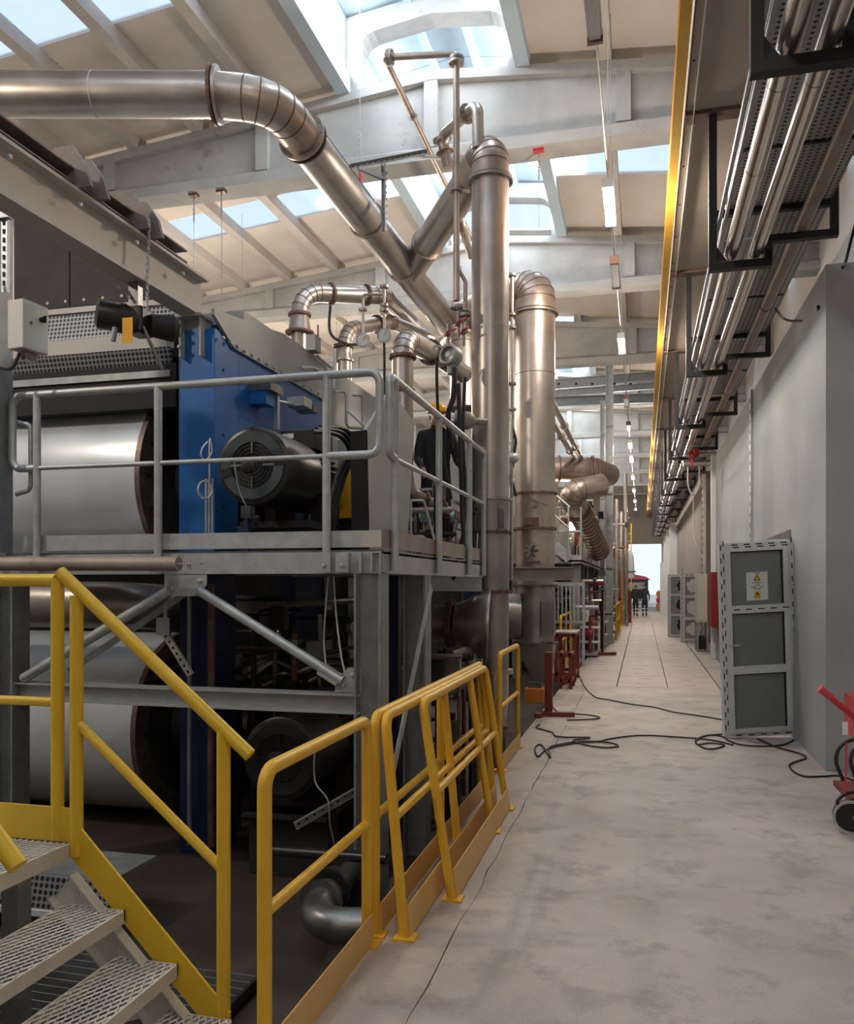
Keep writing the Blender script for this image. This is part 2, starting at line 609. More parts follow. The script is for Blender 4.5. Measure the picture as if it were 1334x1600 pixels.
def perforated(name, base, hole, pitch, rad, axes=(0, 2)):
    """sheet punched with a fine regular grid of round holes (too small to model one by one)"""
    m = bpy.data.materials.new(name)
    m.use_nodes = True
    nt = m.node_tree
    b = nt.nodes['Principled BSDF']
    b.inputs['Roughness'].default_value = 0.5
    b.inputs['Metallic'].default_value = 0.3
    geo = nn(nt, 'ShaderNodeNewGeometry')
    sp = nn(nt, 'ShaderNodeSeparateXYZ')
    nt.links.new(geo.outputs['Position'], sp.inputs[0])
    sq = []
    for a in axes:
        md = nn(nt, 'ShaderNodeMath', operation='PINGPONG')
        md.inputs[1].default_value = pitch / 2
        nt.links.new(sp.outputs[a], md.inputs[0])
        p2 = nn(nt, 'ShaderNodeMath', operation='POWER')
        p2.inputs[1].default_value = 2.0
        nt.links.new(md.outputs[0], p2.inputs[0])
        sq.append(p2)
    ad = nn(nt, 'ShaderNodeMath', operation='ADD')
    nt.links.new(sq[0].outputs[0], ad.inputs[0]); nt.links.new(sq[1].outputs[0], ad.inputs[1])
    lt = nn(nt, 'ShaderNodeMath', operation='LESS_THAN')
    lt.inputs[1].default_value = rad * rad
    nt.links.new(ad.outputs[0], lt.inputs[0])
    mx = nn(nt, 'ShaderNodeMixRGB')
    mx.inputs['Color1'].default_value = (*base, 1)
    mx.inputs['Color2'].default_value = (*hole, 1)
    nt.links.new(lt.outputs[0], mx.inputs['Fac'])
    nt.links.new(mx.outputs[0], b.inputs['Base Color'])
    M[name] = m


perforated('perforated_guard', (0.27, 0.285, 0.30), (0.02, 0.02, 0.02), 0.04, 0.0145)
perforated('perforated_tray', (0.42, 0.43, 0.42), (0.02, 0.02, 0.02), 0.06, 0.015, axes=(0, 1))
# ---------------------------------------------------------------- the hall
def zr(x):                       # top of a roof beam
    return 9.27 - 0.1 * abs(x - RIDGE)


Y0, Y1 = -12.0, 66.0
XL, XR = -12.0, 3.4

# floor: aisle slabs with an open joint, precast plates further on, the pit under the machine
fl = struct('floor', 'pale concrete aisle floor with a long cracked joint')
rnd = random.Random(3)
ys = [Y0 + i * 0.25 for i in range(int((14.55 - Y0) / 0.25) + 1)] + [14.55]
edge = [(y, -0.905 + rnd.uniform(-0.010, 0.010)) for y in ys]
mb = MB()
mb.prism([(x, y, -0.2) for y, x in edge] + [(XR, ys[-1], -0.2), (XR, ys[0], -0.2)], (0, 0, 0.2))
mb.build('slab', 'floor_concrete', fl)
mb = MB()
mb.prism([(x - rnd.uniform(0.001, 0.008), y, -0.2) for y, x in edge] + [(-1.33, ys[-1], -0.2), (-1.33, ys[0], -0.2)], (0, 0, 0.2))
mb.build('slab', 'floor_concrete', fl)
MB().box(-1.33, XR, Y0, Y1, -0.5, -0.20).build('subfloor', 'joint_dark', fl)
MB().box(1.27, XR, 14.56, Y1, -0.2, 0.0).build('slab', 'floor_concrete', fl)
MB().box(-1.33, 1.265, 40.1, Y1, -0.2, 0.0).build('slab', 'floor_concrete', fl)
pl_mesh = MB().box(0, 0.822, 0, 0.842, -0.2, 0.0).mesh('plate', 'floor_plate')
sl_mesh = MB().box(0.30, 0.52, 0.40, 0.425, -0.01, 0.0012).mesh('slot', 'joint_dark')
for i in range(30):
    for x in (-1.25, -0.41, 0.425):
        y = 14.58 + i * 0.85
        p = bpy.data.objects.new('plate', pl_mesh); COL.objects.link(p)
        p.parent = fl; p.location = (x, y, rnd.uniform(-0.004, 0.0))
        if x > -1 or 3 < i:
            s = bpy.data.objects.new('slot', sl_mesh); COL.objects.link(s); s.parent = p
            s.location = (rnd.uniform(-0.08, 0.08), 0, 0)
MB().box(-1.9, -1.33, 16.4, 21.4, -0.5, 0.0).build('slab', 'floor_concrete', fl)
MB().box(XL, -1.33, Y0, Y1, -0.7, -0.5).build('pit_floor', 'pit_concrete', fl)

# walls
w = MB().box(1.66, XR, 8.45, 20.5, 0, 4.73).build('wall_room', 'wall_plaster')
tag(w, 'pale grey plastered room wall standing along the aisle', None, kind='structure'); del w['category']
w = MB().box(XR, XR + 0.2, Y0, Y1, -0.5, 9.6).build('wall_right', 'hall_panel'); w['kind'] = 'structure'; w['label'] = 'beige outer hall wall behind the pipe rack'
w = MB().box(XL - 0.2, XL, Y0, Y1, -0.5, 9.6).build('wall_left', 'hall_panel'); w['kind'] = 'structure'; w['label'] = 'beige outer hall wall behind the machine'
w = MB().box(XL, XR, Y0 - 0.2, Y0, -0.5, 10.6).build('wall_back', 'hall_panel'); w['kind'] = 'structure'; w['label'] = 'beige hall wall behind the camera'
we = struct('wall_end', 'far end wall with a tall open gateway')
MB().box(XL, -1.0, Y1, Y1 + 0.25, -0.5, 10.6).build('panel', 'hall_panel', we)
MB().box(1.7, XR, Y1, Y1 + 0.25, -0.5, 10.6).build('panel', 'hall_panel', we)
MB().box(-1.0, 1.7, Y1, Y1 + 0.25, 4.8, 10.6).build('panel', 'hall_panel', we)
w2 = struct('wall_far_right', 'brown ribbed wall beyond the plastered room')
yy = 26.0
while yy < 44:
    MB().box(1.72, 2.2, yy + 0.01, yy + 1.19, 0, 5.1).build('panel', 'far_panel', w2)
    yy += 1.2
for k in range(4):
    MB().box(1.35, 1.75, 44 + k * 6, 44.4 + k * 6, 0, 4.85).build('pilaster', 'white_plastic', w2)
MB().box(1.9, 2.2, 44, 66, 0, 5.1).build('panel', 'hall_panel', w2)

# roof beams: sloped concrete girders with flanges and stiffeners
def roof_beam(y):
    b = struct('roof_beam', None)
    xs = [XL, RIDGE, XR]
    zb = 7.95
    MB().prism([(XL, y - .08, zb + .2), (XR, y - .08, zb + .2), (XR, y - .08, zr(XR) - .1), (RIDGE, y - .08, zr(RIDGE) - .1), (XL, y - .08, zr(XL) - .1)], (0, .16, 0)).build('web', 'beam_concrete', b)
    MB().prism([(XL, y - .22, zb), (XL, y + .22, zb), (XL, y + .22, zb + .16), (XL, y + .08, zb + .26), (XL, y - .08, zb + .26), (XL, y - .22, zb + .16)], (XR - XL, 0, 0)).build('bottom_flange', 'beam_concrete', b)
    m = MB()
    for x0, x1 in ((XL, RIDGE), (RIDGE, XR)):
        m.hexa([(x0, y - .2, zr(x0) - .14), (x1, y - .2, zr(x1) - .14), (x1, y + .2, zr(x1) - .14), (x0, y + .2, zr(x0) - .14),
                (x0, y - .2, zr(x0)), (x1, y - .2, zr(x1)), (x1, y + .2, zr(x1)), (x0, y + .2, zr(x0))])
    m.build('top_flange', 'beam_concrete', b)
    for x in (-11.1, -8.4, -5.7, -3.0, -0.25, 2.4):
        MB().box(x - .1, x + .1, y - .19, y + .19, zb + .2, zr(x) - .13).build('stiffener', 'beam_concrete', b)
    return b


NTH = ['second behind the camera', 'right above the camera', 'just out of view overhead', 'nearest in view', 'second in view', 'third in view', 'fourth in view', 'fifth in view', 'sixth in view', 'seventh in view', 'eighth in view', 'ninth in view']
for k in range(-1, 11):
    b_ = roof_beam(S * k)
    b_['label'] = 'sloped concrete roof beam with stiffener ribs, ' + NTH[k + 1]
    b_['group'] = 'concrete roof beams'

# purlins, boards and translucent strips
ce = struct('ceiling', 'cream board ceiling on purlins with translucent strips')
PX = [XL, -10.25, -9.1, -7.95, -6.8, -5.6, LX0, LX1, -0.5, 0.65, 1.8, XR]
LANT = (-2, -1, 0, 1, 2, 4, 5, 6, 7, 8)


def slope_box(m, x0, x1, y0, y1, d0, d1):
    m.hexa([(x0, y0, zr(x0) + d0), (x1, y0, zr(x1) + d0), (x1, y1, zr(x1) + d0), (x0, y1, zr(x0) + d0),
            (x0, y0, zr(x0) + d1), (x1, y0, zr(x1) + d1), (x1, y1, zr(x1) + d1), (x0, y1, zr(x0) + d1)])
    return m


for k in range(-2, 11):
    yb = S * k
    for i in range(len(PX) - 1):
        x0, x1 = PX[i], PX[i + 1]
        if (x0, x1) == (LX0, LX1):
            if k in LANT:
                continue
            for a, b in ((x0, RIDGE), (RIDGE, x1)):
                slope_box(MB(), a, b, yb, yb + S, .2, .26).build('ceiling_board', 'ceiling_board', ce)
            continue
        slope_box(MB(), x0, x1, yb, yb + 2.55, .2, .26).build('ceiling_board', 'ceiling_board', ce)
        slope_box(MB(), x0, x1, yb + 3.55, yb + S, .2, .26).build('ceiling_board', 'ceiling_board', ce)
        if k == 3 and x1 < -1 or k > 6:
            slope_box(MB(), x0, x1, yb + 2.55, yb + 3.55, .2, .26).build('ceiling_board', 'ceiling_board', ce)
        else:
            slope_box(MB(), x0, x1, yb + 2.55, yb + 3.55, .225, .235).build('skylight_sheet', 'sky_sheet', ce)
    for x in PX[1:-1]:
        wd = .09
        if x in (LX0, LX1):
            continue
        MB().box(x - wd, x + wd, yb + .02, yb + S - .02, zr(x), zr(x) + .205).build('purlin', 'purlin_paint', ce)

# the glazed ridge lantern
ln = struct('lantern', 'raised glazed roof lantern above the ridge')
for k in LANT:
    yb = S * k
    for x, sg in ((LX0, 1), (LX1, -1)):
        MB().box(x - .1, x + .1, yb + .0, yb + S, zr(x) - .02, 9.40).build('kerb', 'lantern_white', ln)
        MB().box(x - .03, x + .03, yb, yb + S, 9.40, 9.46).build('sill', 'lantern_white', ln)
        MB().box(x - .03, x + .03, yb, yb + S, 10.2, 10.28).build('head', 'lantern_white', ln)
        for j in range(5):
            y = yb + .2 + j * 1.4
            MB().box(x - .03, x + .03, y - .03, y + .03, 9.46, 10.2).build('mullion', 'red_oxide' if j == 2 else 'lantern_white', ln)
            if j < 4:
                MB().box(x - .004, x + .004, y + .03, y + 1.37, 9.46, 10.2).build('pane', 'clear_glass', ln)
    for j in range(4):
        y = yb + j * 1.5
        for x0, x1, z0, z1 in ((LX0 - .15, RIDGE, 10.28, 10.5), (RIDGE, LX1 + .15, 10.5, 10.28)):
            MB().hexa([(x0, y + .01, z0), (x1, y + .01, z1), (x1, y + 1.49, z1), (x0, y + 1.49, z0),
                       (x0, y + .01, z0 + .05), (x1, y + .01, z1 + .05), (x1, y + 1.49, z1 + .05), (x0, y + 1.49, z0 + .05)]).build('roof_board', 'lantern_white', ln)
    for x in (RIDGE - .35, RIDGE + .35):
        MB().box(x - .05, x + .05, yb, yb + S, 10.32, 10.44).build('rib', 'lantern_white', ln)
for k in (-1, 0, 1, 2, 3, 4, 5, 6, 7, 8, 9):
    y = S * k
    xi0, xi1 = LX0 + .22, LX1 - .22
    zi, zo = 10.02, 10.27
    pts = [(LX0 + .02, y - .17, 9.1), (xi0, y - .17, 9.1), (xi0, y - .17, zi - .3)]
    for j in range(1, 6):
        t = PI / 2 * j / 5
        pts.append((xi0 + .35 * (1 - math.cos(t)), y - .17, zi - .3 + .3 * math.sin(t)))
    pts.append((RIDGE, y - .17, zi + .1))
    for j in range(0, 6):
        t = PI / 2 * (1 - j / 5)
        pts.append((xi1 - .35 * (1 - math.cos(t)), y - .17, zi - .3 + .3 * math.sin(t)))
    pts += [(xi1, y - .17, 9.1), (LX1 - .02, y - .17, 9.1), (LX1 - .02, y - .17, zo), (RIDGE, y - .17, zo + .16), (LX0 + .02, y - .17, zo)]
    MB().prism(pts, (0, .34, 0)).build('portal', 'beam_concrete', ln)
for y in (18.0, 24.0):
    for x0, x1 in ((LX0 + .24, RIDGE - .03), (RIDGE + .03, LX1 - .24)):
        MB().box(x0, x1, y - .01, y + .01, 9.25, 10.0).build('gable_pane', 'clear_glass', ln)
    MB().box(RIDGE - .03, RIDGE + .03, y - .03, y + .03, 9.25, 10.1).build('mullion', 'lantern_white', ln)
for yv in (-12.0, 54.0):
    MB().box(LX0 - .15, LX1 + .15, yv - .05, yv + .05, 9.3, 10.5).build('gable', 'lantern_white', ln)
for yv, k in ((18.0, 0), (24.0, 0)):
    pass

# crane girder above the right side of the aisle with its yellow rail
gd = struct('crane_girder', 'long beige concrete crane girder over the aisle')
BR = 4.5
for j in range(0, 14):
    y0 = BR * j
    MB().box(.44, .98, y0 + .015, y0 + BR - .015, 6.58, 7.35).build('segment', 'girder_concrete', gd)
    MB().box(.43, 1.0, y0 - .09, y0 + .09, 6.54, 6.60).build('bearing_plate', 'weld_rust', gd)
rl = thing('crane_rail', 'bright yellow steel rail running along the crane girder edge', 'rail', (.41, 20, 6.6))
MB().channel((.405, 0, 6.66), (.405, 62, 6.66), .22, .10, .012, flip=-1).build('rail_channel', 'yellow_rail', rl)
MB().box(.505, .515, 0, 62, 6.535, 6.60).build('edge_strip', 'white_plastic', rl)
m = MB()
for j in range(60):
    m.bolt((.46, 1 + j, 6.553), (0, 0, -1), .012, .012)
m.build('bolt_row', 'black_matt', rl)['kind'] = 'stuff'
# ---------------------------------------------------------------- yellow stair and landing in the near left corner
st = thing('crossover_stair', 'yellow railed stair with pale expanded metal treads in the near corner', 'stair', (-2.0, 2.5, -0.5))
YS, YN = 3.04, 1.95            # far and near stringer
# far side plate (yellow) and white stringer channels
MB().prism([(-2.345, YS - .01, .60), (-1.60, YS - .01, -.14), (-1.60, YS - .01, .03), (-2.345, YS - .01, .77)], (0, .012, 0)).build('side_plate', 'yellow_stair', st)
MB().prism([(-2.345, YN, .60), (-1.60, YN, -.14), (-1.60, YN, .03), (-2.345, YN, .77)], (0, .012, 0)).build('side_plate', 'yellow_stair', st)
for y, f in ((YS - .012, 1), (YN + .012, -1)):
    MB().channel((-2.36, y, .48), (-1.45, y, -.43), .16, .05, .008, side=(1, 0, 1), flip=f).build('stringer', 'stair_white', st)
# treads: folded frame with an expanded metal top
def tread(x, z, depth=.285):
    t = MB().box(x - .008, x, YN + .02, YS - .02, z - .055, z).box(x - depth, x - depth + .008, YN + .02, YS - .02, z - .045, z) \
        .box(x - depth, x, YN + .02, YN + .028, z - .045, z).box(x - depth, x, YS - .028, YS - .02, z - .045, z) \
        .build('tread', 'stair_white', st)
    m = MB()
    mesh_fill(m, x - depth + .005, x - .005, YN + .03, YS - .03, z)
    o = m.build('expanded_mesh', 'stair_white', t); o['kind'] = 'stuff'


def mesh_fill(m, x0, x1, y0, y1, z, px=.032, py=.075):
    nx = max(1, round((x1 - x0) / px)); px = (x1 - x0) / nx
    ny = max(1, round((y1 - y0) / py)); py = (y1 - y0) / ny
    for i in range(nx):
        for j in range(ny):
            a, b = x0 + i * px, y0 + j * py
            for q0, q1 in (((a, b + py / 2), (a + px / 2, b)), ((a + px / 2, b), (a + px, b + py / 2)),
                           ((a, b + py / 2), (a + px / 2, b + py)), ((a + px / 2, b + py), (a + px, b + py / 2))):
                d = Vector((q1[0] - q0[0], q1[1] - q0[1], 0)).normalized()
                n = Vector((-d.y, d.x, 0)) * .0032
                h = Vector((0, 0, .004))
                A, B = Vector((*q0, z - .003)), Vector((*q1, z - .003))
                k = len(m.v)
                m.v += [A - n, A + n + h, B + n + h, B - n]
                m.f.append((k, k + 1, k + 2, k + 3)); m.sm.append(False)


for x, z in ((-2.07, .40), (-1.825, .205), (-1.58, .01), (-1.335, -.18)):
    tread(x, z)
# landing
MB().box(-2.345, -2.337, YN, YS - .02, .59, .655).build('landing_edge', 'stair_white', st)
m = MB()
mesh_fill(m, -2.62, -2.345, YN + .02, YS - .02, .655)
m.build('expanded_mesh', 'stair_white', st)['kind'] = 'stuff'
MB().box(-4.6, -2.62, YN, YS - .02, .60, .655).build('landing_deck', 'stair_white', st)
MB().box(-4.6, -2.34, YS - .012, YS + .0, .655, .80).build('toe_board', 'yellow_stair', st)
for x in (-2.55, -4.4):
    for y in (YN + .05, YS - .08):
        MB().box(x - .04, x + .04, y - .04, y + .04, -.5, .6).build('leg', 'galv_dark', st)
# rails of the landing and of the flight
R_ = .0275
MB().tube([(-4.6, YS, 1.765), (-2.415, YS, 1.765)], R_, 12).build('top_rail', 'yellow_stair', st)
MB().tube([(-4.6, YS, 1.245), (-2.415, YS, 1.245)], .02, 10).build('mid_rail', 'yellow_stair', st)
for x in (-2.412, -3.6, -4.55):
    MB().tube([(x, YS, .66), (x, YS, 1.775)], R_, 12).build('post', 'yellow_stair', st)
MB().tube([(-2.318, YS, .60), (-2.318, YS, 1.70)], R_, 12).build('post', 'yellow_stair', st)
MB().tube([(-1.632, YS, -.1), (-1.632, YS, 1.16)], R_, 12).build('post', 'yellow_stair', st)
MB().tube([(-2.40, YS, 1.80), (-1.515, YS, 1.065)], R_, 12).build('handrail', 'yellow_stair', st)
MB().tube([(-2.318, YS, 1.165), (-1.64, YS, .60)], .021, 10).build('mid_rail', 'yellow_stair', st)
MB().tube([(-2.40, YN, 1.74), (-1.675, YN, .965)], R_, 12).build('handrail', 'yellow_stair', st)
for x, z in ((-2.318, 1.65), (-1.82, 1.12)):
    MB().tube([(x, YN, z - 1.05), (x, YN, z)], R_, 12).build('post', 'yellow_stair', st)

# ---------------------------------------------------------------- yellow guardrails along the pit edge
def guard(name, label, posts, X, H=1.09, lean=0.0, foot_x=None, toe=.15, mat='yellow_paint', toe0=.01, toe_end=None, r=.0265, group=None, rot=0):
    """posts: places along Y; lean: how far the top leans towards -X"""
    L = math.hypot(lean, H)
    def P(y, h):
        return Vector((X - lean * h / H, y, h))
    t = thing(name, label, 'guardrail', (X, (posts[0] + posts[-1]) / 2, 0), group)
    a, b = posts[0], posts[-1]
    MB().tube([P(a, .01), P(a, H), P(b, H), P(b, .01)], r, 12, R=.07, n=5).build('frame_tube', mat, t)
    for y in posts[1:-1]:
        MB().tube([P(y, .01), P(y, H)], r, 12).build('post', mat, t)
    MB().tube([P(a, H * .54), P(b, H * .54)], r * .85, 10).build('mid_rail', mat, t)
    y0, y1 = a, b if toe_end is None else toe_end
    q = [P(y0, toe0), P(y1, toe0), P(y1, toe0 + toe), P(y0, toe0 + toe)]
    MB().prism([p + Vector((r + .001, 0, 0)) for p in q], (.006, 0, 0)).build('toe_board', 'yellow_board', t)
    for y in posts:
        MB().box(X - .05, X + .06, y - .05, y + .05, 0, .012).build('foot_plate', mat, t)
    return t


guard('guardrail', 'upright yellow guardrail frame beside the foot of the stair', [2.70, 3.83], -1.29)
guard('guardrail', 'long upright yellow guardrail behind the leaning spare panels', [3.95, 5.35, 6.75], -1.29)
guard('guardrail', 'short yellow guardrail frame in front of the ducts', [7.7, 8.86], -1.29)
guard('guardrail', 'spare yellow guardrail panel leaning behind another spare panel', [3.95, 5.2, 6.5], -1.135, lean=.10)
guard('guardrail', 'frontmost spare yellow guardrail panel leaning over the aisle floor', [4.5, 5.8, 6.42], -1.02, lean=.17)
guard('guardrail', 'far yellow guardrail behind the red trestles', [17.0, 18.2, 19.4, 20.6], -1.6)
guard('guardrail', 'distant yellow guardrail beside the tall galvanised column', [26.5, 28.0, 29.5, 31.0], -.78)

# ---------------------------------------------------------------- galvanised platform around the machine
pf = thing('steel_platform', 'galvanised steel platform with tube railings around the blue machine', 'platform', (-2.5, 6.5, -0.5))
PXE, PYF = -1.72, 5.42
ZD = 1.97
def hcol(x, y, z0, z1, w=.19, mat='galv_dark', name='column'):
    return MB().ibeam((x, y, z0), (x, y, z1), w, w, .012, .016, side=(1, 0, 0)).build(name, mat, pf)


for y in (5.44, 6.64):
    hcol(-1.80, y, -.5, 1.82)
hcol(-3.3, 8.95, -.5, 1.82)
hcol(-4.74, 5.44, -.5, 1.82)
# edge beams
MB().channel((-4.85, PYF, 1.895), (PXE, PYF, 1.895), .15, .06, .01, flip=-1).build('edge_beam', 'galv', pf)
MB().channel((PXE, PYF - .03, 1.895), (PXE, 9.12, 1.895), .15, .06, .01, flip=-1).build('edge_beam', 'galv', pf)
for y in (6.6, 7.8, 9.05):
    MB().ibeam((-3.4, y, 1.89), (-1.78, y, 1.89), .14, .08).build('cross_beam', 'galv_dark', pf)
# lower tie beam, gussets and braces of the front bay
MB().ibeam((-4.65, 5.44, .925), (-1.87, 5.44, .925), .135, .14, .01, .012).build('tie_beam', 'galv', pf)
g0 = V(-3.22, 5.42, 1.80)
MB().prism([(g0.x - .17, 5.425, 1.82), (g0.x + .17, 5.425, 1.82), (g0.x + .17, 5.425, 1.74), (g0.x + .10, 5.425, 1.66), (g0.x - .10, 5.425, 1.66), (g0.x - .17, 5.425, 1.74)], (0, .012, 0)).build('gusset', 'galv', pf)
MB().prism([(-1.90, 5.425, 1.0), (-2.06, 5.425, 1.0), (-2.06, 5.425, 1.08), (-1.96, 5.425, 1.17), (-1.87, 5.425, 1.17), (-1.87, 5.425, 1.0)], (0, .012, 0)).build('gusset', 'galv', pf)
MB().tube([(-3.10, 5.41, 1.70), (-2.0, 5.41, 1.08)], .036, 12).build('brace', 'galv', pf)
MB().tube([(-3.34, 5.41, 1.70), (-4.6, 5.41, 1.02)], .04, 12).build('brace', 'galv', pf)
MB().bar((-2.16, 5.40, 1.165), (-2.02, 5.40, 1.085), .03, .09).build('brace_end', 'galv', pf)
MB().bar((-4.45, 5.75, 1.05), (-3.6, 6.3, 1.75), .12, .05).build('brace', 'galv_dark', pf)
m = MB()
for x, z in ((g0.x - .12, 1.77), (g0.x + .12, 1.77), (g0.x - .10, 1.71), (g0.x + .10, 1.71), (-1.93, 1.12), (-2.0, 1.05)):
    MB().bolt((x, 5.425, z), (0, -1, 0), .016, .016).build('bolt', 'galv', pf)
MB().bar((-1.70, 6.72, 1.72), (-1.70, 5.52, .30), .012, .075, side=(1, 0, 0)).build('brace', 'galv', pf)
# deck and toe boards
for i in range(3):
    MB().box(-3.36, PXE, 5.46 + i * 1.22, 5.46 + (i + 1) * 1.22 - .01, 1.955, 1.985).build('deck_plate', 'galv_dark', pf)
MB().box(-3.36, -1.98, 9.13, 10.4, 1.955, 1.985).build('deck_plate', 'galv_dark', pf)
for i in range(2):
    MB().box(-4.8 + i * .72, -4.09 + i * .72, 5.46, 6.15, 1.955, 1.985).build('deck_plate', 'galv_dark', pf)
MB().box(-4.62, -1.86, PYF - .006, PYF + .0, 2.0, 2.115).build('toe_board', 'galv', pf)
MB().box(-1.86, PXE, PYF - .008, PYF - .001, 2.0, 2.115).build('toe_board', 'grey_beam', pf)
MB().box(PXE - .006, PXE, 5.43, 9.12, 2.0, 2.13).build('toe_board', 'dull_pipe', pf)
# stiffener plates on the corner of the fascia
for x in (-1.78, -1.86, -1.95):
    MB().box(x, x + .012, PYF - .065, PYF - .008, 1.825, 1.965).build('stiffener_plate', 'galv', pf)
for x in (-2.11, -1.98, -3.42, -4.46):
    MB().box(x - .045, x + .045, PYF - .075, PYF - .063, 1.83, 1.965).build('post_plate', 'galv', pf)
    MB().bolt((x + .0, PYF - .075, 1.875), (0, -1, 0), .014, .014).build('bolt', 'galv', pf)
# front railing
YR = PYF - .03
RT, RM = 3.19, 2.63
MB().tube([(-4.46, YR, RM), (-4.68, YR, RM), (-4.68, YR, RT), (-1.725, YR, RT), (-1.725, YR, RM), (-2.11, YR, RM)], .029, 12, R=.075, n=5).build('rail_loop', 'galv', pf)
MB().tube([(-4.46, YR, RM), (-2.11, YR, RM)], .018, 10).build('mid_rail', 'galv', pf)
for x in (-4.46, -3.42, -2.11):
    MB().tube([(x, YR, 1.84), (x, YR, RT)], .029, 12).build('rail_post', 'galv', pf)
MB().tube([(-4.68, YR + .04, 3.0), (-4.55, YR + .04, 2.97), (-4.55, YR + .04, 2.47), (-4.68, YR + .04, 2.44)], .017, 10, R=.05).build('grab_handle', 'galv', pf)
# side railing along the aisle
XR2 = PXE + .03
MB().tube([(XR2, 5.63, RM), (XR2, 5.50, RM + .02), (XR2, 5.50, RT), (XR2, 9.05, RT)], .029, 12, R=.06, n=5).build('rail_loop', 'galv', pf)
MB().tube([(XR2, 5.63, RM), (XR2, 9.05, RM)], .019, 10).build('mid_rail', 'galv', pf)
for y in (5.63, 6.95, 8.25, 9.02):
    MB().tube([(XR2, y, 1.84), (XR2, y, RT)], .029, 12).build('rail_post', 'galv', pf)
# loose tube lying along the front of the platform
lt = thing('loose_tube', 'dull grey tube lying along the platform front on the left', 'pipe', (-4, 5.2, 1.84))
MB().tube([(-5.4, 5.24, 1.905), (-3.16, 5.24, 1.89)], .052, 16).build('tube', 'dull_pipe', lt)
MB().box(-3.18, -2.98, 5.215, 5.265, 1.885, 1.895).build('tongue', 'galv', lt)
MB().cyl((-3.08, 5.24, 1.85), (-3.08, 5.24, 1.93), .014).build('pin', 'galv', lt)
# ---------------------------------------------------------------- the blue dryer section
def cylinder_roll(label, zc, xe, mat):
    t = thing('dryer_cylinder', label, 'cylinder', (xe - 2, 7.25, zc - .85))
    MB().lathe((-9.2, 7.25, zc), (1, 0, 0), [(0, .85), (9.2 + xe, .85)], 96).build('shell', mat, t)
    MB().lathe((xe, 7.25, zc), (1, 0, 0), [(0, .85), (0, .862), (.05, .862), (.06, .80)], 64).build('rim', 'cyl_rim', t)
    MB().lathe((xe + .03, 7.25, zc), (1, 0, 0), [(0, .80), (.02, .78), (.06, .35), (.25, .25)], 48).build('end_cover', 'roll_dark', t)
    MB().cyl((xe + .1, 7.25, zc), (xe + .75, 7.25, zc), .14, seg=24).build('journal', 'silver_dark', t)
    for k in range(16):
        a = 2 * PI * k / 16
        MB().bolt((xe + .05, 7.25 + .74 * math.cos(a), zc + .74 * math.sin(a)), (1, 0, 0), .022, .025).build('bolt', 'black_paint', t)


cylinder_roll('large polished steel drying cylinder above the platform', 2.71, -4.29, 'cyl_steel')
cylinder_roll('large polished steel drying cylinder under the platform', .42, -4.33, 'cyl_steel')

mc = thing('dryer_machine', 'blue painted machine frame with grey hood beside the motor', 'machine', (-3.6, 8.0, -0.5))
MB().box(-3.74, -3.41, 6.20, 6.62, 1.9, 3.86).build('front_column', 'blue_paint', mc, bevel=.006)
MB().box(-3.74, -3.43, 6.22, 6.60, -.5, 1.9).build('front_column', 'blue_shaded', mc)
MB().box(-3.60, -3.41, 6.62, 8.75, 2.62, 3.77).build('side_panel', 'blue_paint', mc)
MB().box(-3.60, -3.43, 7.9, 8.7, -.5, 2.62).build('rear_column', 'blue_shaded', mc)
MB().prism([(-3.385, 6.15, 3.95), (-3.385, 6.15, 4.0), (-3.385, 6.7, 4.07), (-3.385, 7.5, 4.19), (-3.385, 12.4, 4.19), (-3.385, 12.4, 3.3), (-3.385, 8.76, 3.3), (-3.385, 8.76, 3.77), (-3.385, 6.5, 3.77)], (-.03, 0, 0)).build('hood_side', 'grey_paint', mc)
MB().box(-9.2, -3.40, 6.7, 12.4, 4.06, 4.16).build('hood_top', 'grey_paint', mc)
MB().box(-9.2, -3.42, 6.45, 8.9, 3.72, 3.80).build('hood_underside', 'black_matt', mc)  # black holds the shade of the hood cavity in the colour
MB().box(-9.2, -3.75, 8.6, 8.7, -.5, 3.8).build('shade_backing', 'roll_dark', mc)  # dark sheet standing in for the shade inside the machine
MB().box(-9.2, -3.9, 6.42, 6.55, 3.28, 3.66).build('doctor_beam', 'black_matt', mc)  # coloured black for the shaded cavity above the cylinder
for j in range(14):
    p = at(347 + j * 11.5, 528 + j * 6.7, X=-3.384)
    MB().bolt(p, (1, 0, 0), .016, .018).build('bolt', 'galv', mc)
for y, z in ((6.35, 3.55), (6.35, 3.0), (6.35, 2.4), (6.9, 3.6), (7.5, 3.55)):
    MB().bolt((-3.41, y, z), (1, 0, 0), .014, .006).build('bolt', 'blue_shaded', mc)
# rear grey stands of the section behind the motor
for i, (u0, u1, z1) in enumerate(((510, 528, 3.3), (538, 556, 3.35))):
    p0, p1 = at(u0, 800, X=-3.2), at(u1, 800, X=-3.2)
    MB().box(-3.4, -3.2, p0.y, p1.y, 1.98, z1).build('rear_stand', 'grey_paint', mc)
MB().box(-3.38, -3.2, 9.0, 12.4, 1.98, 2.3).build('rear_rail', 'grey_paint', mc)
MB().box(-3.9, -3.5, 9.2, 12.4, 1.98, 3.3).build('rear_panel', 'roll_dark', mc)
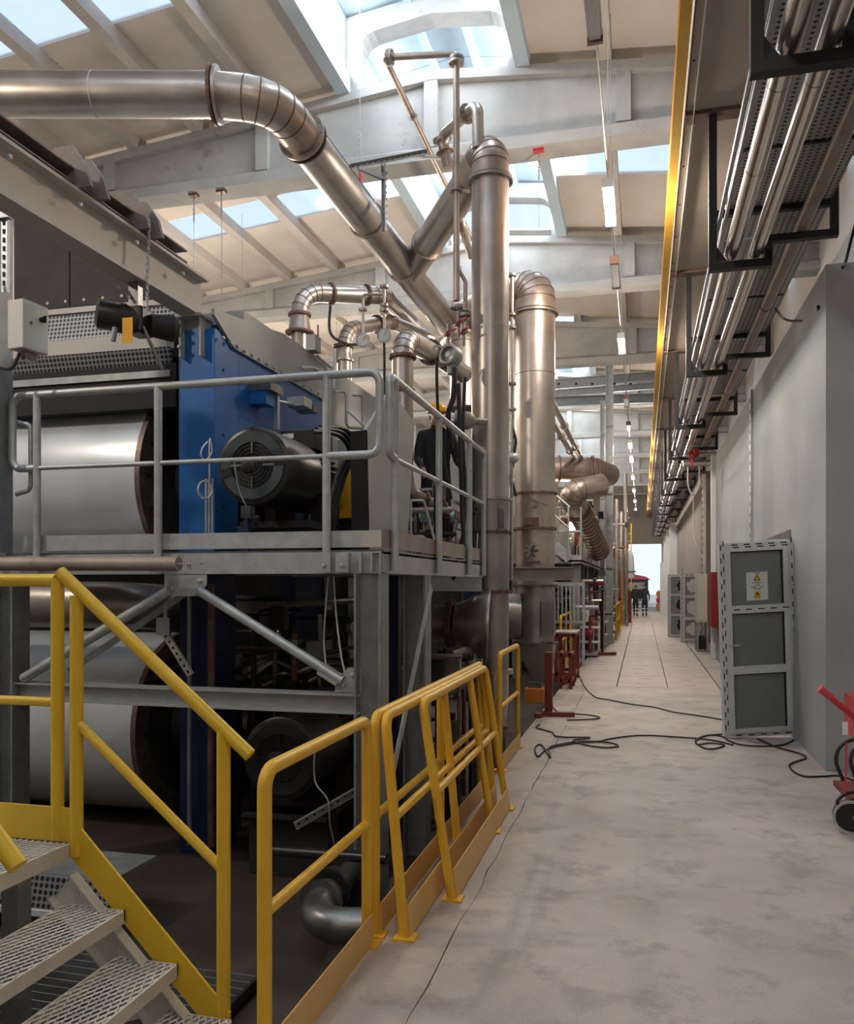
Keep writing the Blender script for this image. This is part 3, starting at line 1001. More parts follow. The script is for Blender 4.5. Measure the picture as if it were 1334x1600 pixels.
# grey tapered cover plate facing the aisle
gp = thing('cover_plate', 'tall tapered grey steel guard plate behind the platform corner', 'guard plate', (-2.25, 7.2, ZD))
MB().prism([(-2.2, 6.58, 1.985), (-2.2, 7.72, 1.985), (-2.2, 8.02, 3.36), (-2.2, 7.2, 3.50), (-2.2, 6.52, 3.02)], (-.03, 0, 0)).build('plate', 'grey_paint', gp)
MB().prism([(-2.2, 6.58, 1.985), (-2.2, 6.52, 3.02), (-2.2, 7.2, 3.50), (-2.75, 7.2, 3.4), (-2.75, 6.5, 1.985)][:2] + [(-2.32, 6.46, 3.0), (-2.32, 6.50, 1.985)], (0, .02, 0)).build('edge_skirt', 'black_matt', gp)

# perforated guard in front of the hood, brown hood wall above it
pg = thing('perforated_guard', 'long light grey perforated guard above the upper cylinder', 'guard', (-4.8, 6.5, 3.55))
MB().hexa([(-9.0, 6.50, 3.93), (-3.98, 6.50, 3.93), (-3.98, 6.52, 3.93), (-9.0, 6.52, 3.93), (-9.0, 6.56, 4.22), (-3.98, 6.56, 4.22), (-3.98, 6.58, 4.22), (-9.0, 6.58, 4.22)]).build('upper_sheet', 'perforated_guard', pg)
MB().box(-9.0, -3.98, 6.40, 6.52, 3.80, 3.93).build('ledge', 'grey_beam', pg)
MB().hexa([(-9.0, 6.47, 3.60), (-3.95, 6.47, 3.60), (-3.95, 6.49, 3.60), (-9.0, 6.49, 3.60), (-9.0, 6.40, 3.80), (-3.95, 6.40, 3.80), (-3.95, 6.42, 3.80), (-9.0, 6.42, 3.80)]).build('lower_sheet', 'perforated_guard', pg)
MB().box(-9.0, -3.95, 6.40, 6.47, 3.54, 3.60).build('bottom_lip', 'galv_dark', pg)
MB().box(-9.0, -3.98, 6.54, 6.66, 4.22, 4.27).build('top_lip', 'grey_beam', pg)
lg = thing('lower_guard', 'light grey perforated guard low under the stair landing', 'guard', (-3.6, 4.6, -.5))
MB().hexa([(-4.2, 4.55, -.34), (-3.25, 4.55, -.34), (-3.25, 4.57, -.34), (-4.2, 4.57, -.34), (-4.2, 4.60, -.14), (-3.25, 4.60, -.14), (-3.25, 4.62, -.14), (-4.2, 4.62, -.14)]).build('sheet', 'perforated_guard', lg)
MB().box(-4.2, -3.25, 4.53, 4.60, -.38, -.34).build('lip', 'white_plastic', lg)
MB().box(-4.2, -3.25, 4.62, 5.1, -.16, -.13).build('top_plate', 'galv_dark', lg)
MB().box(-4.1, -4.0, 4.6, 4.7, -.5, -.16).build('leg', 'black_matt', lg)
MB().box(-3.4, -3.3, 4.6, 4.7, -.5, -.16).build('leg', 'black_matt', lg)
hw = thing('hood_wall', 'dark brown steel hood wall above the perforated guard', 'hood', (-5, 7.5, 4.6))
a0, a1 = at(22, 487, Y=7.5), at(296, 452, Y=7.5)
b0, b1 = at(22, 318, Y=7.5), at(296, 449, Y=7.5)
xm = a0.x + (a1.x - a0.x) * .33
zm = b0.z + (b1.z - b0.z) * .33
MB().prism([a0, (xm - .01, 7.5, a0.z), (xm - .01, 7.5, zm), b0], (0, .06, 0)).build('panel', 'hood_brown', hw)
MB().prism([(xm + .01, 7.5, a0.z), (a1.x, 7.5, a0.z), (a1.x, 7.5, b1.z + .02), (xm + .01, 7.5, zm)], (0, .06, 0)).build('panel', 'hood_brown', hw)
for j in range(9):
    MB().bolt((a0.x + .2 + j * (a1.x - a0.x - .3) / 8, 7.5, a0.z + .05), (0, -1, 0), .018, .015).build('bolt', 'grey_beam', hw)

for x in (a0.x + .3, a1.x - .3):
    MB().box(x - .05, x + .05, 7.56, 7.64, 4.16, a0.z + .3).build('stay', 'hood_brown', hw)

# ---------------------------------------------------------------- motors
def motor(label, c, R, L, face, dark):
    """axis along Y, fan cowl towards the viewer"""
    x, y, z = c
    t = thing('electric_motor', label, 'motor', (x, y + L / 2, z - R - .12))
    MB().lathe((x, y, z), (0, 1, 0), [(0, R * .94), (.012, R), (L * .55, R), (L * .55, R * .9)], 48).build('fan_cowl', 'black_paint', t)
    MB().ring((x, y - .004, z), (0, 1, 0), R * .60, R * .87, .02, 48).build('cowl_ring', face, t)
    MB().lathe((x, y - .002, z), (0, 1, 0), [(0, R * .62), (.008, R * .60)], 40).build('grille', 'black_matt', t)
    for k in range(5):
        MB().ring((x, y - .008, z), (0, 1, 0), R * (.12 + .1 * k), R * (.135 + .1 * k), .008, 32).build('grille_wire', 'black_matt' if dark else 'motor_face', t)
    for a in (0, PI / 2, PI, -PI / 2):
        d = V(math.cos(a), 0, math.sin(a))
        MB().bar(V(x, y - .012, z) + d * R * .3, V(x, y - .012, z) + d * R * .6, .012, .018).build('spoke', 'black_paint' if dark else 'silver_dark', t)
    for a in (.12, PI + .25):
        d = V(math.cos(a), 0, math.sin(a))
        MB().bar(V(x, y - .014, z) + d * R * .62, V(x, y - .014, z) + d * R * .93, .008, .07).build('ring_notch', 'black_matt', t)
    MB().sphere((x - .04, y - .01, z), R * .2, 14, 8, (1, .3, 1)).build('hub', 'black_paint', t)
    MB().lathe((x, y + L * .55, z), (0, 1, 0), [(0, R * .82), (L * .45, R * .82), (L * .45, R * .4)], 32).build('body', 'black_paint', t)
    for k in range(28):
        a = 2 * PI * k / 28
        d = V(math.cos(a), 0, math.sin(a))
        MB().bar(V(x, y + L * .57, z) + d * R * .88, V(x, y + L * .95, z) + d * R * .88, .012, R * .16, side=d.cross(V(0, 1, 0))).build('cooling_fin', 'black_paint', t)
    MB().cyl((x, y + L, z), (x, y + L + .25, z), .05).build('shaft', 'silver_dark', t)
    tb = MB().box(x - .12, x + .20, y + L * .62, y + L * .95, z + R * .8, z + R * .8 + .17).build('terminal_box', 'black_paint', t, bevel=.008)
    MB().box(x - .10, x + .0, y + L * .62 - .004, y + L * .62, z + R * .8 + .10, z + R * .8 + .14).build('nameplate', 'white_plastic', tb)
    for s in (-1, 1):
        MB().box(x + s * R * .7 - .05, x + s * R * .7 + .05, y + L * .6, y + L * .95, z - R - .12, z - R * .6).build('foot', 'black_paint', t)
    MB().box(x - R, x + R, y + L * .3, y + L, z - R - .14, z - R - .10).build('base_plate', 'black_matt', t)
    return t


pm = at(395, 727, X=-2.9)
motor('large black electric motor with round fan cowl on the platform', (-2.9, pm.y, pm.z), .30, 1.25, 'motor_face', False)
p = at(425, 1192, X=-2.62)
motor('black electric motor in the shade under the platform', (-2.62, p.y + .15, p.z), .31, 1.2, 'black_matt', True)  # face and grille blackened to carry the shade under the platform
# plinths carrying the motors
k1 = thing('motor_stand', 'black steel stand under the large motor on the platform', 'stand', (-2.9, 6.5, ZD))
MB().box(-3.2, -2.6, 6.3, 6.45, 1.985, pm.z - .44).build('leg', 'black_matt', k1)
MB().box(-3.2, -2.6, 6.95, 7.1, 1.985, pm.z - .44).build('leg', 'black_matt', k1)
MB().box(-3.22, -2.58, 6.2, 7.2, pm.z - .46, pm.z - .44).build('top', 'black_matt', k1)
MB().box(-3.05, -2.98, 5.9, 6.0, 1.985, 2.2).build('support_foot', 'blue_shaded', k1)
k2 = thing('motor_stand', 'black steel stand under the lower motor beneath the platform', 'stand', (-2.6, 6.3, -.5))
MB().box(-2.95, -2.3, 5.9, 6.1, -.5, p.z - .45).build('leg', 'black_matt', k2)
MB().box(-2.95, -2.3, 6.6, 6.8, -.5, p.z - .45).build('leg', 'black_matt', k2)
MB().box(-2.97, -2.28, 5.8, 7.0, p.z - .47, p.z - .45).build('top', 'black_matt', k2)
# coupling guards
cg = thing('coupling_guard', 'orange yellow coupling guard behind the upper motor', 'guard', (-2.75, 7.4, 2.4))
MB().prism([(-2.95, 7.3, 2.36), (-2.55, 7.3, 2.36), (-2.55, 7.3, 2.62), (-2.62, 7.3, 2.80), (-2.88, 7.3, 2.80), (-2.95, 7.3, 2.62)], (0, .35, 0)).build('hood', 'helmet', cg)
MB().box(-2.93, -2.57, 7.35, 7.6, 1.985, 2.36).build('foot', 'black_matt', cg)
cg = thing('coupling_guard', 'orange yellow coupling guard behind the lower motor', 'guard', (-2.4, 7.2, 0))
MB().prism([(-2.6, 7.05, .45), (-1.98, 7.05, .45), (-1.98, 7.05, .95), (-2.1, 7.05, 1.0), (-2.6, 7.05, 1.0)], (0, .3, 0)).build('hood', 'helmet', cg)
MB().box(-2.5, -2.1, 7.1, 7.3, -.5, .45).build('foot', 'black_matt', cg)
# gearbox added as dark filler for the shade behind the lower motor
gb = thing('gearbox', 'added dark gearbox casing filling the shade behind the lower motor', 'gearbox', (-2.6, 7.9, -.5))
MB().box(-3.3, -2.2, 7.45, 8.4, -.5, .9).build('casing', 'black_paint', gb, bevel=.03)
MB().lathe((-2.7, 7.44, .4), (0, -1, 0), [(0, .3), (.06, .3), (.08, .2)], 28).build('bearing_cap', 'silver_dark', gb)
for k in range(8):
    a = 2 * PI * k / 8
    MB().bolt((-2.7 + .25 * math.cos(a), 7.39, .4 + .25 * math.sin(a)), (0, -1, 0), .02, .02).build('bolt', 'galv_dark', gb)
MB().cyl((-3.0, 7.9, .9), (-3.0, 7.9, 1.05), .05).build('breather', 'silver_dark', gb)
# white board behind the motor
wb = thing('white_board', 'bright white boarding behind the upper motor', 'board', (-2.9, 8.3, ZD))
MB().box(-3.15, -2.55, 8.2, 8.24, 1.99, 2.75).build('sheet', 'paper', wb)
MB().box(-2.72, -2.64, 8.17, 8.20, 2.2, 2.72).build('strip', 'sign_yellow', wb)
# small fittings on the blue panel
fb = thing('sensor_bracket', 'small silver sensor arm fixed on the blue side panel', 'sensor', at(405, 640, X=-3.40))
c = at(405, 612, X=-3.38)
MB().box(-3.41, -3.2, c.y - .14, c.y + .12, c.z - .02, c.z + .05).build('shelf', 'silver_dark', fb)
MB().box(-3.41, -3.25, c.y - .13, c.y + .05, c.z - .14, c.z - .02).build('housing', 'blue_paint', fb)
MB().bar((-3.28, c.y + .16, c.z - .02), (-3.28, c.y + .16, c.z - .32), .04, .05).build('upright', 'galv', fb)
MB().cyl((-3.28, c.y + .14, c.z - .06), (-3.2, c.y + .62, c.z - .02), .018).build('arm', 'galv', fb)
MB().box(-3.3, -3.12, c.y + .42, c.y + .62, c.z - .05, c.z + .04).build('head', 'galv', fb)
MB().box(-3.3, -3.12, c.y + .66, c.y + .78, c.z - .06, c.z - .0).build('tip', 'silver_dark', fb)

# ---------------------------------------------------------------- hoist beam and hoist
hb = thing('hoist_beam', 'pale grey overhead hoist beam with brown cross plates on top', 'beam', (-3.6, 5, 3.95))
MB().ibeam((-3.6, 2.6, 4.13), (-3.6, 6.3, 4.13), .34, .17, .014, .022).build('i_beam', 'grey_beam', hb)
MB().channel((-3.66, 3.0, 4.38), (-3.66, 6.0, 4.38), .10, .12, .01, side=(0, 0, 1), flip=1).build('top_channel', 'brown_plate', hb)
MB().box(-3.70, -3.55, 2.8, 5.9, 4.30, 4.33).build('packing_strip', 'black_matt', hb)
for u in (104, 132, 198, 220):
    y = at(u, 330, X=-3.6).y
    MB().prism([(-3.74, y, 4.30), (-3.42, y, 4.30), (-3.46, y, 4.44), (-3.56, y, 4.58), (-3.70, y, 4.58), (-3.74, y, 4.50)], (0, .03, 0)).build('cross_plate', 'brown_plate', hb)
for j in range(5):
    MB().bolt((-3.52, 3.4 + j * .62, 4.20), (1, 0, -.2), .016, .018).build('bolt', 'galv', hb)
MB().ibeam((-3.60, 6.22, 3.62), (-3.60, 6.22, 3.95), .2, .17, .012, .016, side=(1, 0, 0)).build('end_stub', 'grey_paint', hb)
MB().box(-3.72, -3.48, 6.10, 6.34, 3.94, 3.965).build('end_plate', 'grey_paint', hb)
for x, z in ((-3.69, 3.88), (-3.69, 3.80), (-3.69, 3.70)):
    MB().bolt((x, 6.13, z), (0, -1, 0), .014, .018).build('bolt', 'galv', hb)
cy = at(208, 505, X=-3.6).y
ho = thing('chain_hoist', 'black electric chain hoist with orange tag hanging from the hoist beam', 'hoist', (-3.6, cy, 3.5))
MB().lathe((-3.83, cy - .12, 3.71), (.8, .6, -.1), [(0, .07), (.02, .105), (.2, .11), (.24, .09), (.3, .09)], 24).build('motor', 'black_paint', ho)
MB().box(-3.66, -3.52, cy - .02, cy + .16, 3.58, 3.78).build('gear_case', 'black_paint', ho, bevel=.02)
MB().lathe((-3.52, cy + .1, 3.66), (.7, .6, 0), [(0, .08), (.16, .10), (.2, .07)], 20).build('brake', 'black_matt', ho)
MB().box(-3.64, -3.56, cy - .0, cy + .06, 3.78, 3.96).build('trolley', 'silver_dark', ho)
MB().box(-3.58, -3.50, cy - .16, cy - .155, 3.46, 3.64).build('tag_plate', 'helmet', ho)
MB().bar((-3.52, cy, 3.62), (-3.42, cy + .1, 3.33), .05, .012).build('lever', 'silver_dark', ho)
MB().tube([(-3.68, cy - .1, 3.6), (-3.70, cy - .1, 3.5)], .02).build('chain_guide', 'galv_dark', ho)
pts = [(-3.60, cy + .02, 3.86 + .1 * math.sin(j)) for j in range(2)]
chs = MB()
def chain(mb, p0, p1, r=.0045, link=.032):
    p0, p1 = Vector(p0), Vector(p1)
    d = p1 - p0
    n = max(2, int(d.length / (link * .75)))
    dn = d.normalized(); a, b = frame_of(dn)
    for i in range(n):
        c = p0 + d * ((i + .5) / n)
        s = a if i % 2 else b
        mb.tube([c + dn * link / 2 + s * .004, c + s * link * .32, c - dn * link / 2 + s * .004], r, 5, caps=False)
        mb.tube([c + dn * link / 2 - s * .004, c - s * link * .32, c - dn * link / 2 - s * .004], r, 5, caps=False)
    return mb


chain(MB(), (-3.50, cy + .05, 4.42), (-3.50, cy + .02, 3.75)).build('chain', 'galv', ho)
chain(MB(), (-3.70, cy - .05, 3.92), (-3.58, cy + .0, 3.80)).build('chain', 'galv_dark', ho)

# upright galvanised post at the left edge carrying a control box
lp = thing('strut_post', 'tall galvanised post with slotted channel at the left edge', 'post', (-4.75, 5.3, 1.8))
MB().ibeam((-4.80, 5.36, 1.985), (-4.80, 5.36, 5.15), .16, .16, .012, .014, side=(1, 0, 0)).build('post', 'galv_dark', lp)
MB().channel((-4.66, 5.28, 3.95), (-4.66, 5.28, 5.05), .05, .03, .004, side=(1, 0, 0)).build('slotted_channel', 'galv', lp)
for j in range(16):
    MB().box(-4.668, -4.652, 5.272, 5.279, 4.0 + j * .065, 4.035 + j * .065).build('slot', 'black_matt', lp)
MB().channel((-4.72, 5.20, 1.985), (-4.72, 5.20, 3.6), .05, .03, .004, side=(1, 0, 0)).build('slotted_channel', 'galv', lp)
for j in range(24):
    MB().box(-4.728, -4.712, 5.192, 5.199, 2.02 + j * .065, 2.055 + j * .065).build('slot', 'black_matt', lp)
MB().box(-4.95, -4.6, 5.25, 5.30, 4.5, 4.56).build('cross_bar', 'galv_dark', lp)
MB().box(-4.95, -4.6, 5.25, 5.30, 5.05, 5.12).build('cross_bar', 'galv', lp)
cb = thing('control_box', 'pale switch box with a black knob on the left post', 'control box', (-4.6, 5.2, 3.55))
c = at(40, 505, Y=5.15)
Mx = Matrix.Translation((c.x - .07, c.y + .11, c.z)) @ Matrix.Rotation(math.radians(84), 4, 'Z')
MB().boxm(Mx, .24, .15, .36).build('case', 'box_grey', cb, bevel=.008)
def loc(Mx, *p): return Mx @ Vector(p)
MB().lathe(loc(Mx, .05, -.075, .07), Mx.to_3x3() @ Vector((0, -1, 0)), [(0, .02), (.03, .02), (.035, .012)], 12).build('knob', 'black_matt', cb)
MB().boxm(Mx @ Matrix.Translation((.05, -.11, .07)), .012, .02, .05).build('knob_grip', 'black_matt', cb)
MB().lathe(loc(Mx, -.05, -.075, .02), Mx.to_3x3() @ Vector((0, -1, 0)), [(0, .01), (.01, .01)], 10).build('lock', 'silver_dark', cb)
MB().boxm(Mx @ Matrix.Translation((.0, .0, -.21)), .09, .07, .07).build('plug', 'silver_dark', cb)
MB().tube([loc(Mx, -.06, .02, -.2), loc(Mx, -.10, .05, -.33), loc(Mx, -.12, .2, -.3), loc(Mx, -.1, .3, .4)], .012, 8, R=.05).build('cable', 'rubber', cb)

# ---------------------------------------------------------------- dark services under the platform
def spline(pts, n=6):
    pts = [Vector(p) for p in pts]
    out = []
    for i in range(len(pts) - 1):
        p0, p1, p2, p3 = pts[max(0, i - 1)], pts[i], pts[i + 1], pts[min(len(pts) - 1, i + 2)]
        for k in range(n):
            t = k / n
            out.append(.5 * ((2 * p1) + (p2 - p0) * t + (2 * p0 - 5 * p1 + 4 * p2 - p3) * t * t + (3 * p1 - p0 - 3 * p2 + p3) * t ** 3))
    out.append(pts[-1])
    return out


def hose(name, label, cat, pts, r, mat='rubber', R=.12, seg=8, group=None):
    o = MB().tube(spline(pts) if len(pts) > 2 and R else pts, r, seg).build(name, mat)
    return tag(o, label, cat, group)


sp = thing('service_pipe', 'shiny dark pipe with an elbow low in the pit', 'pipe', (-1.9, 4.5, -.5))
e = at(490, 1452, Z=-.24)
MB().tube([(e.x - .10, e.y + 1.2, -.12), (e.x - .06, e.y + .02, -.24), (e.x + .55, e.y + .25, -.26)], .105, 20, R=.17, n=8).build('pipe', 'silver_dark', sp)
MB().flange((e.x - .085, e.y + .42, -.185), (0, 1, -.08), .09, .15, .03, 8).build('flange', 'black_paint', sp)
MB().flange((e.x - .075, e.y + .30, -.205), (0, 1, -.08), .09, .14, .03).build('flange', 'silver_dark', sp)
MB().box(e.x - .2, e.x + .05, e.y + .7, e.y + .8, -.5, -.2).build('saddle', 'black_matt', sp)
tag(MB().tube([(-2.5, 5.2, -.06), (-1.55, 5.0, .02)], .035, 12).build('drain_pipe', 'black_paint'), 'thin dark drain pipe running low behind the first guardrail', 'pipe')
kt = thing('cable_channel', 'narrow perforated cable channel sloping under the lower motor', 'cable tray', (-2.3, 5.4, .2))
q0, q1 = at(460, 1290, Y=5.3), at(556, 1235, Y=5.6)
MB().channel(q0, q1, .05, .03, .004).build('channel', 'galv_dark', kt)
for j in range(8):
    c = q0.lerp(q1, (j + .5) / 8)
    MB().boxm(Matrix.Translation(c + V(0, -.005, 0)), .03, .004, .012).build('slot', 'black_matt', kt)
hose('cable', 'thin grey cable dangling in front of the lower motor', 'cable', [at(492, 1165, Y=5.5), at(492, 1220, Y=5.45), at(512, 1250, Y=5.4), at(516, 1290, Y=5.4), at(530, 1340, Y=5.5), at(556, 1365, Y=5.7)], .006, 'galv_dark')
hose('cable', 'pale cable pair hanging beside the platform corner column', 'cable', [at(521, 900, Y=5.7), at(525, 960, Y=5.7), at(534, 1030, Y=5.7), at(545, 1070, Y=5.7)], .007, 'white_plastic')
hose('cable', 'white cable hanging left of the cable pair', 'cable', [at(513, 900, Y=5.8), at(506, 990, Y=5.8), at(509, 1040, Y=5.8)], .006, 'white_plastic')
for i, (u, lab) in enumerate(((296, 'thin grey conduit standing behind the tie beam'), (330, 'rusty ladder-like conduit rack behind the tie beam'))):
    b = at(u, 1000, Y=6.15)
    o = MB().tube([(b.x, b.y, -.4), (b.x, b.y, 1.75)], .018 if i == 0 else .03, 10).build('conduit', 'galv_dark' if i == 0 else 'weld_rust')
    tag(o, lab, 'conduit')
# slotted strut hanging at a slant
ss = thing('slotted_strut', 'short slotted strut hanging at a slant under the platform', 'strut', at(275, 1020, Y=5.8))
q0, q1 = at(258, 990, Y=5.8), at(298, 1055, Y=5.8)
MB().bar(q0, q1, .03, .05).build('strut', 'grey_beam', ss)
for j in range(7):
    c = q0.lerp(q1, (j + .5) / 7)
    MB().boxm(Matrix.Translation(c + V(0, -.017, .006)), .018, .004, .02).build('slot', 'black_matt', ss)
MB().bar(at(259, 940, Y=5.8), q0, .012, .03).build('hanger', 'galv', ss)
MB().box(*[f(at(246, 960, Y=5.8).x, at(266, 990, Y=5.8).x) for f in (min, max)], 5.78, 5.79, at(0, 988, Y=5.8).z, at(0, 962, Y=5.8).z).build('tag', 'galv', ss)
# blue service column
bc = MB().box(*sorted((at(606, 950, Y=6.9).x, at(622, 950, Y=6.9).x)), 6.9, 7.0, -.5, 1.82).build('service_column', 'blue_shaded')
tag(bc, 'blue steel column in shaded colour beside the second platform post', 'column')
# pale clutter
ins = thing('pipe_clutter', 'crumpled insulated pipe bundle under the platform', 'insulation', at(370, 1070, Y=7.2))
rr = random.Random(11)
for j in range(7):
    a = at(350 + j * 22 + rr.uniform(-6, 6), 1065 + rr.uniform(-12, 8), Y=7.0 + rr.uniform(0, .4))
    MB().tube([a, a + V(.22, .1, .1 + rr.uniform(-.1, .1)), a + V(.4, .2, rr.uniform(-.1, .1))], .05, 10, R=.1).build('bend', 'insulation' if j % 2 else 'silver_dark', ins)
# grating on the pit floor under the stair
gr = thing('pit_grating', 'dark steel floor grating under the stair treads', 'grating', (-2.6, 3.6, -.5))
for j in range(26):
    y = 2.3 + j * .075
    MB().box(-3.6, -2.05, y, y + .008, -.44, -.40).build('grating_bar', 'galv_dark', gr)
for x in (-3.6, -2.8, -2.05):
    MB().box(x - .01, x + .01, 2.28, 4.25, -.46, -.41).build('bearer', 'black_matt', gr)
MB().box(-3.6, -2.05, 2.28, 4.25, -.49, -.47).build('tray', 'black_matt', gr)
tag(MB().bar((-2.75, 3.2, -.37), (-2.25, 3.65, -.36), .10, .06).build('timber_offcut', 'brown_plate'), 'short dark timber offcut lying on the grating under the treads', 'timber')
# ---------------------------------------------------------------- ducts and process pipes
def run(t, pts, r, mat, R=0, n=5, seg=32, name='duct_run', seams=True):
    """a welded run; bends are segmented with raised seams"""
    pts = [Vector(p) for p in pts]
    MB().tube(pts, r, seg, R=R, n=n).build(name, mat, t)
    if R and seams:
        f = fillet(pts, R, n)
        for i in range(1, len(f) - 1):
            d = (f[i + 1] - f[i - 1])
            if (f[i] - f[i - 1]).length < R * 1.2 or (f[i + 1] - f[i]).length < R * 1.2:
                MB().ring(f[i], d, r * .98, r * 1.015, .014, seg).build('weld_seam', 'weld_rust', t)


def fl_(t, p, d, r, w=.05, th=.03, mat='weld_rust', bolts=0, name='flange'):
    MB().flange(p, d, r * .97, r + w, th, bolts, .011, 32).build(name, mat, t)


# 1 overhead duct coming from the left, turning and running down the hall
od = thing('overhead_duct', 'long stainless overhead duct with a segmented rusty elbow, top left', 'duct', (-3.4, 9, 6.1))
pa = [at(-150, 147, D=8.3), at(334, 148.5, D=8.3)]
cn = V(-3.56, 7.66, 6.57)
pe = V(-3.16, 13.75, 6.13)
run(od, pa, .212, 'stainless')
dA = (pa[1] - pa[0]).normalized()
run(od, [pa[1] + dA * .01, cn, cn.lerp(pe, .1)], .212, 'stainless_warm', R=.62, n=4, name='elbow')
run(od, [cn.lerp(pe, .1), pe], .212, 'stainless', name='duct_run')
fl_(od, pa[1], dA, .212, .065, .03, 'weld_rust', 16)
fl_(od, pa[1] + dA * .045, dA, .212, .055, .03, 'stainless_warm')
dB = (pe - cn).normalized()
fl_(od, cn.lerp(pe, .1), dB, .212, .05, .03, 'stainless_warm', 12)
fl_(od, cn.lerp(pe, .112), dB, .212, .045, .02, 'weld_rust')
for k, f in enumerate((.40, .62)):
    fl_(od, cn.lerp(pe, f), dB, .212, .03, .025, 'stainless_warm', 8)
MB().ring(pa[0].lerp(pa[1], .62), dA, .205, .216, .012, 32).build('weld_seam', 'galv', od)
MB().bar(cn.lerp(pe, .14) + V(.15, 0, .16), cn.lerp(pe, .38) + V(.15, 0, .16), .012, .004).build('seam_strip', 'weld_rust', od)
# tray bracket carrying it
br = thing('pipe_hanger', 'slotted strut hanger with angled arm above the overhead duct', 'bracket', at(600, 300, D=10.3))
h0, h1 = at(546, 262, D=10.0), at(668, 238, D=10.4)
MB().channel(h0, h1, .05, .05, .005).build('strut', 'galv', br)
h2, h3 = at(640, 243, D=10.4), at(700, 248, D=11.2)
MB().channel(h2, h3, .05, .05, .005).build('strut', 'galv', br)
MB().channel(at(600, 258, D=10.2), at(601, 362, D=10.2), .05, .05, .005, side=(1, 0, 0)).build('drop_strut', 'galv', br)
MB().bar(at(560, 262, D=10.0), at(600, 280, D=10.2), .04, .04).build('arm', 'galv', br)
for j in range(14):
    c = h0.lerp(h1, (j + .5) / 14)
    MB().boxm(Matrix.Translation(c + V(.004, -.004, 0)) @ Matrix.Rotation(YAW, 4, 'Z'), .03, .006, .016).build('slot', 'black_matt', br)
for j in range(9):
    c = at(601, 266, D=10.2).lerp(at(601, 358, D=10.2), (j + .5) / 9)
    MB().boxm(Matrix.Translation(c + V(.02, -.004, 0)), .016, .006, .03).build('slot', 'black_matt', br)

# 2 front vertical duct with its branch
d1 = thing('vertical_duct', 'front tall stainless duct rising beside the platform with branch pipe', 'duct', (-1.7, 9.47, -.5))
X1, Y1d = -1.70, 9.50
jn = cn.lerp(pe, .66)
run(d1, [(X1, Y1d, 2.72), (X1, Y1d, 6.40)], .216, 'stainless')
tp = V(X1, Y1d, 6.77)
dr = (jn - tp).normalized()
run(d1, [(X1, Y1d, 6.40), tp, tp + dr * .55], .216, 'stainless_warm', R=.30, n=5, name='elbow')
run(d1, [tp + dr * .55, jn - dr * .1], .20, 'stainless', name='branch_pipe')
fl_(d1, tp + dr * .55, dr, .205, .035, .03, 'stainless_warm')
fl_(d1, jn - dr * .75, dr, .20, .03, .03, 'stainless_warm')
fl_(d1, (X1, Y1d, 6.40), (0, 0, 1), .216, .045, .03, 'stainless_dark', 16)
fl_(d1, (X1, Y1d, 6.44), (0, 0, 1), .216, .03, .02, 'stainless_warm')
fl_(d1, (X1, Y1d, 2.72), (0, 0, 1), .216, .03, .025, 'stainless_warm', 12)
MB().ring((X1, Y1d, 4.70), (0, 0, 1), .21, .219, .012, 32).build('weld_seam', 'galv', d1)
run(d1, [(X1, Y1d, 2.34), (X1, Y1d, 2.72)], .221, 'stainless_dark', name='damper_section')
fl_(d1, (X1, Y1d, 2.34), (0, 0, 1), .221, .035, .025, 'weld_rust', 12)
run(d1, [(X1, Y1d, 1.66), (X1, Y1d, 2.34)], .218, 'stainless_dark', name='lower_section')
fl_(d1, (X1 + .04, Y1d, 1.66), (0, 0, 1), .18, .045, .03, 'weld_rust', 12)
run(d1, [(X1 + .05, Y1d, .74), (X1 + .05, Y1d, 1.66)], .165, 'stainless_dark', name='lower_section')
fl_(d1, (X1 + .05, Y1d, .74), (0, 0, 1), .165, .05, .05, 'stainless_warm')
run(d1, [(X1 + .05, Y1d, -.5), (X1 + .05, Y1d, .1)], .13, 'stainless_dark', name='foot_section')
MB().lathe((X1 + .05, Y1d, .1), (0, 0, 1), [(0, .13), (.28, .16), (.62, .165)], 32).build('cone', 'stainless', d1)
fl_(d1, (X1 + .05, Y1d, .1), (0, 0, 1), .13, .03, .03, 'weld_rust')
# damper details
fd = V(math.sin(-.25), -math.cos(-.25), 0)
for j in range(7):
    a = -1.6 + j * .2
    d = V(math.sin(a), -math.cos(a), 0)
    MB().bolt(V(X1, Y1d, 2.5 + .05 * (j % 3)) + d * .22, d, .014, .014).build('bolt', 'black_matt', d1)
MB().lathe(V(X1, Y1d, 2.5) + fd * .21, fd, [(0, .06), (.03, .06), (.03, .03), (.06, .03)], 16).build('damper_hub', 'silver_dark', d1)
MB().box(X1 + .13, X1 + .19, Y1d - .20, Y1d - .12, 2.38, 2.60).build('actuator', 'silver_dark', d1)
for s in (-.07, .05):
    d = V(math.sin(s * 3 - .25), -math.cos(s * 3 - .25), 0)
    MB().tube([V(X1, Y1d, 2.32) + d * .24, V(X1, Y1d, 2.05) + d * .27], .014, 8).build('drain_leg', 'chrome_pipe', d1)
MB().tube([V(X1 - .12, Y1d - .25, 2.05), V(X1 + .0, Y1d - .27, 2.05)], .014, 8).build('drain_bridge', 'chrome_pipe', d1)
# bypass bend above the elbow
q = [at(747, 232, D=9.55), at(746, 163, D=9.55), at(690, 214, D=10.3), at(700, 262, D=10.35)]
MB().tube(q, .068, 18, R=.12, n=6).build('bypass_pipe', 'stainless', d1)
fl_(d1, q[1].lerp(q[2], .28), q[2] - q[1], .068, .045, .035, 'stainless_dark', 8)
fl_(d1, q[2].lerp(q[1], .02) + V(0, 0, -.04), q[3] - q[2], .068, .05, .035, 'stainless_dark', 8)
fl_(d1, q[2].lerp(q[3], .5), q[3] - q[2], .068, .04, .02, 'weld_rust')

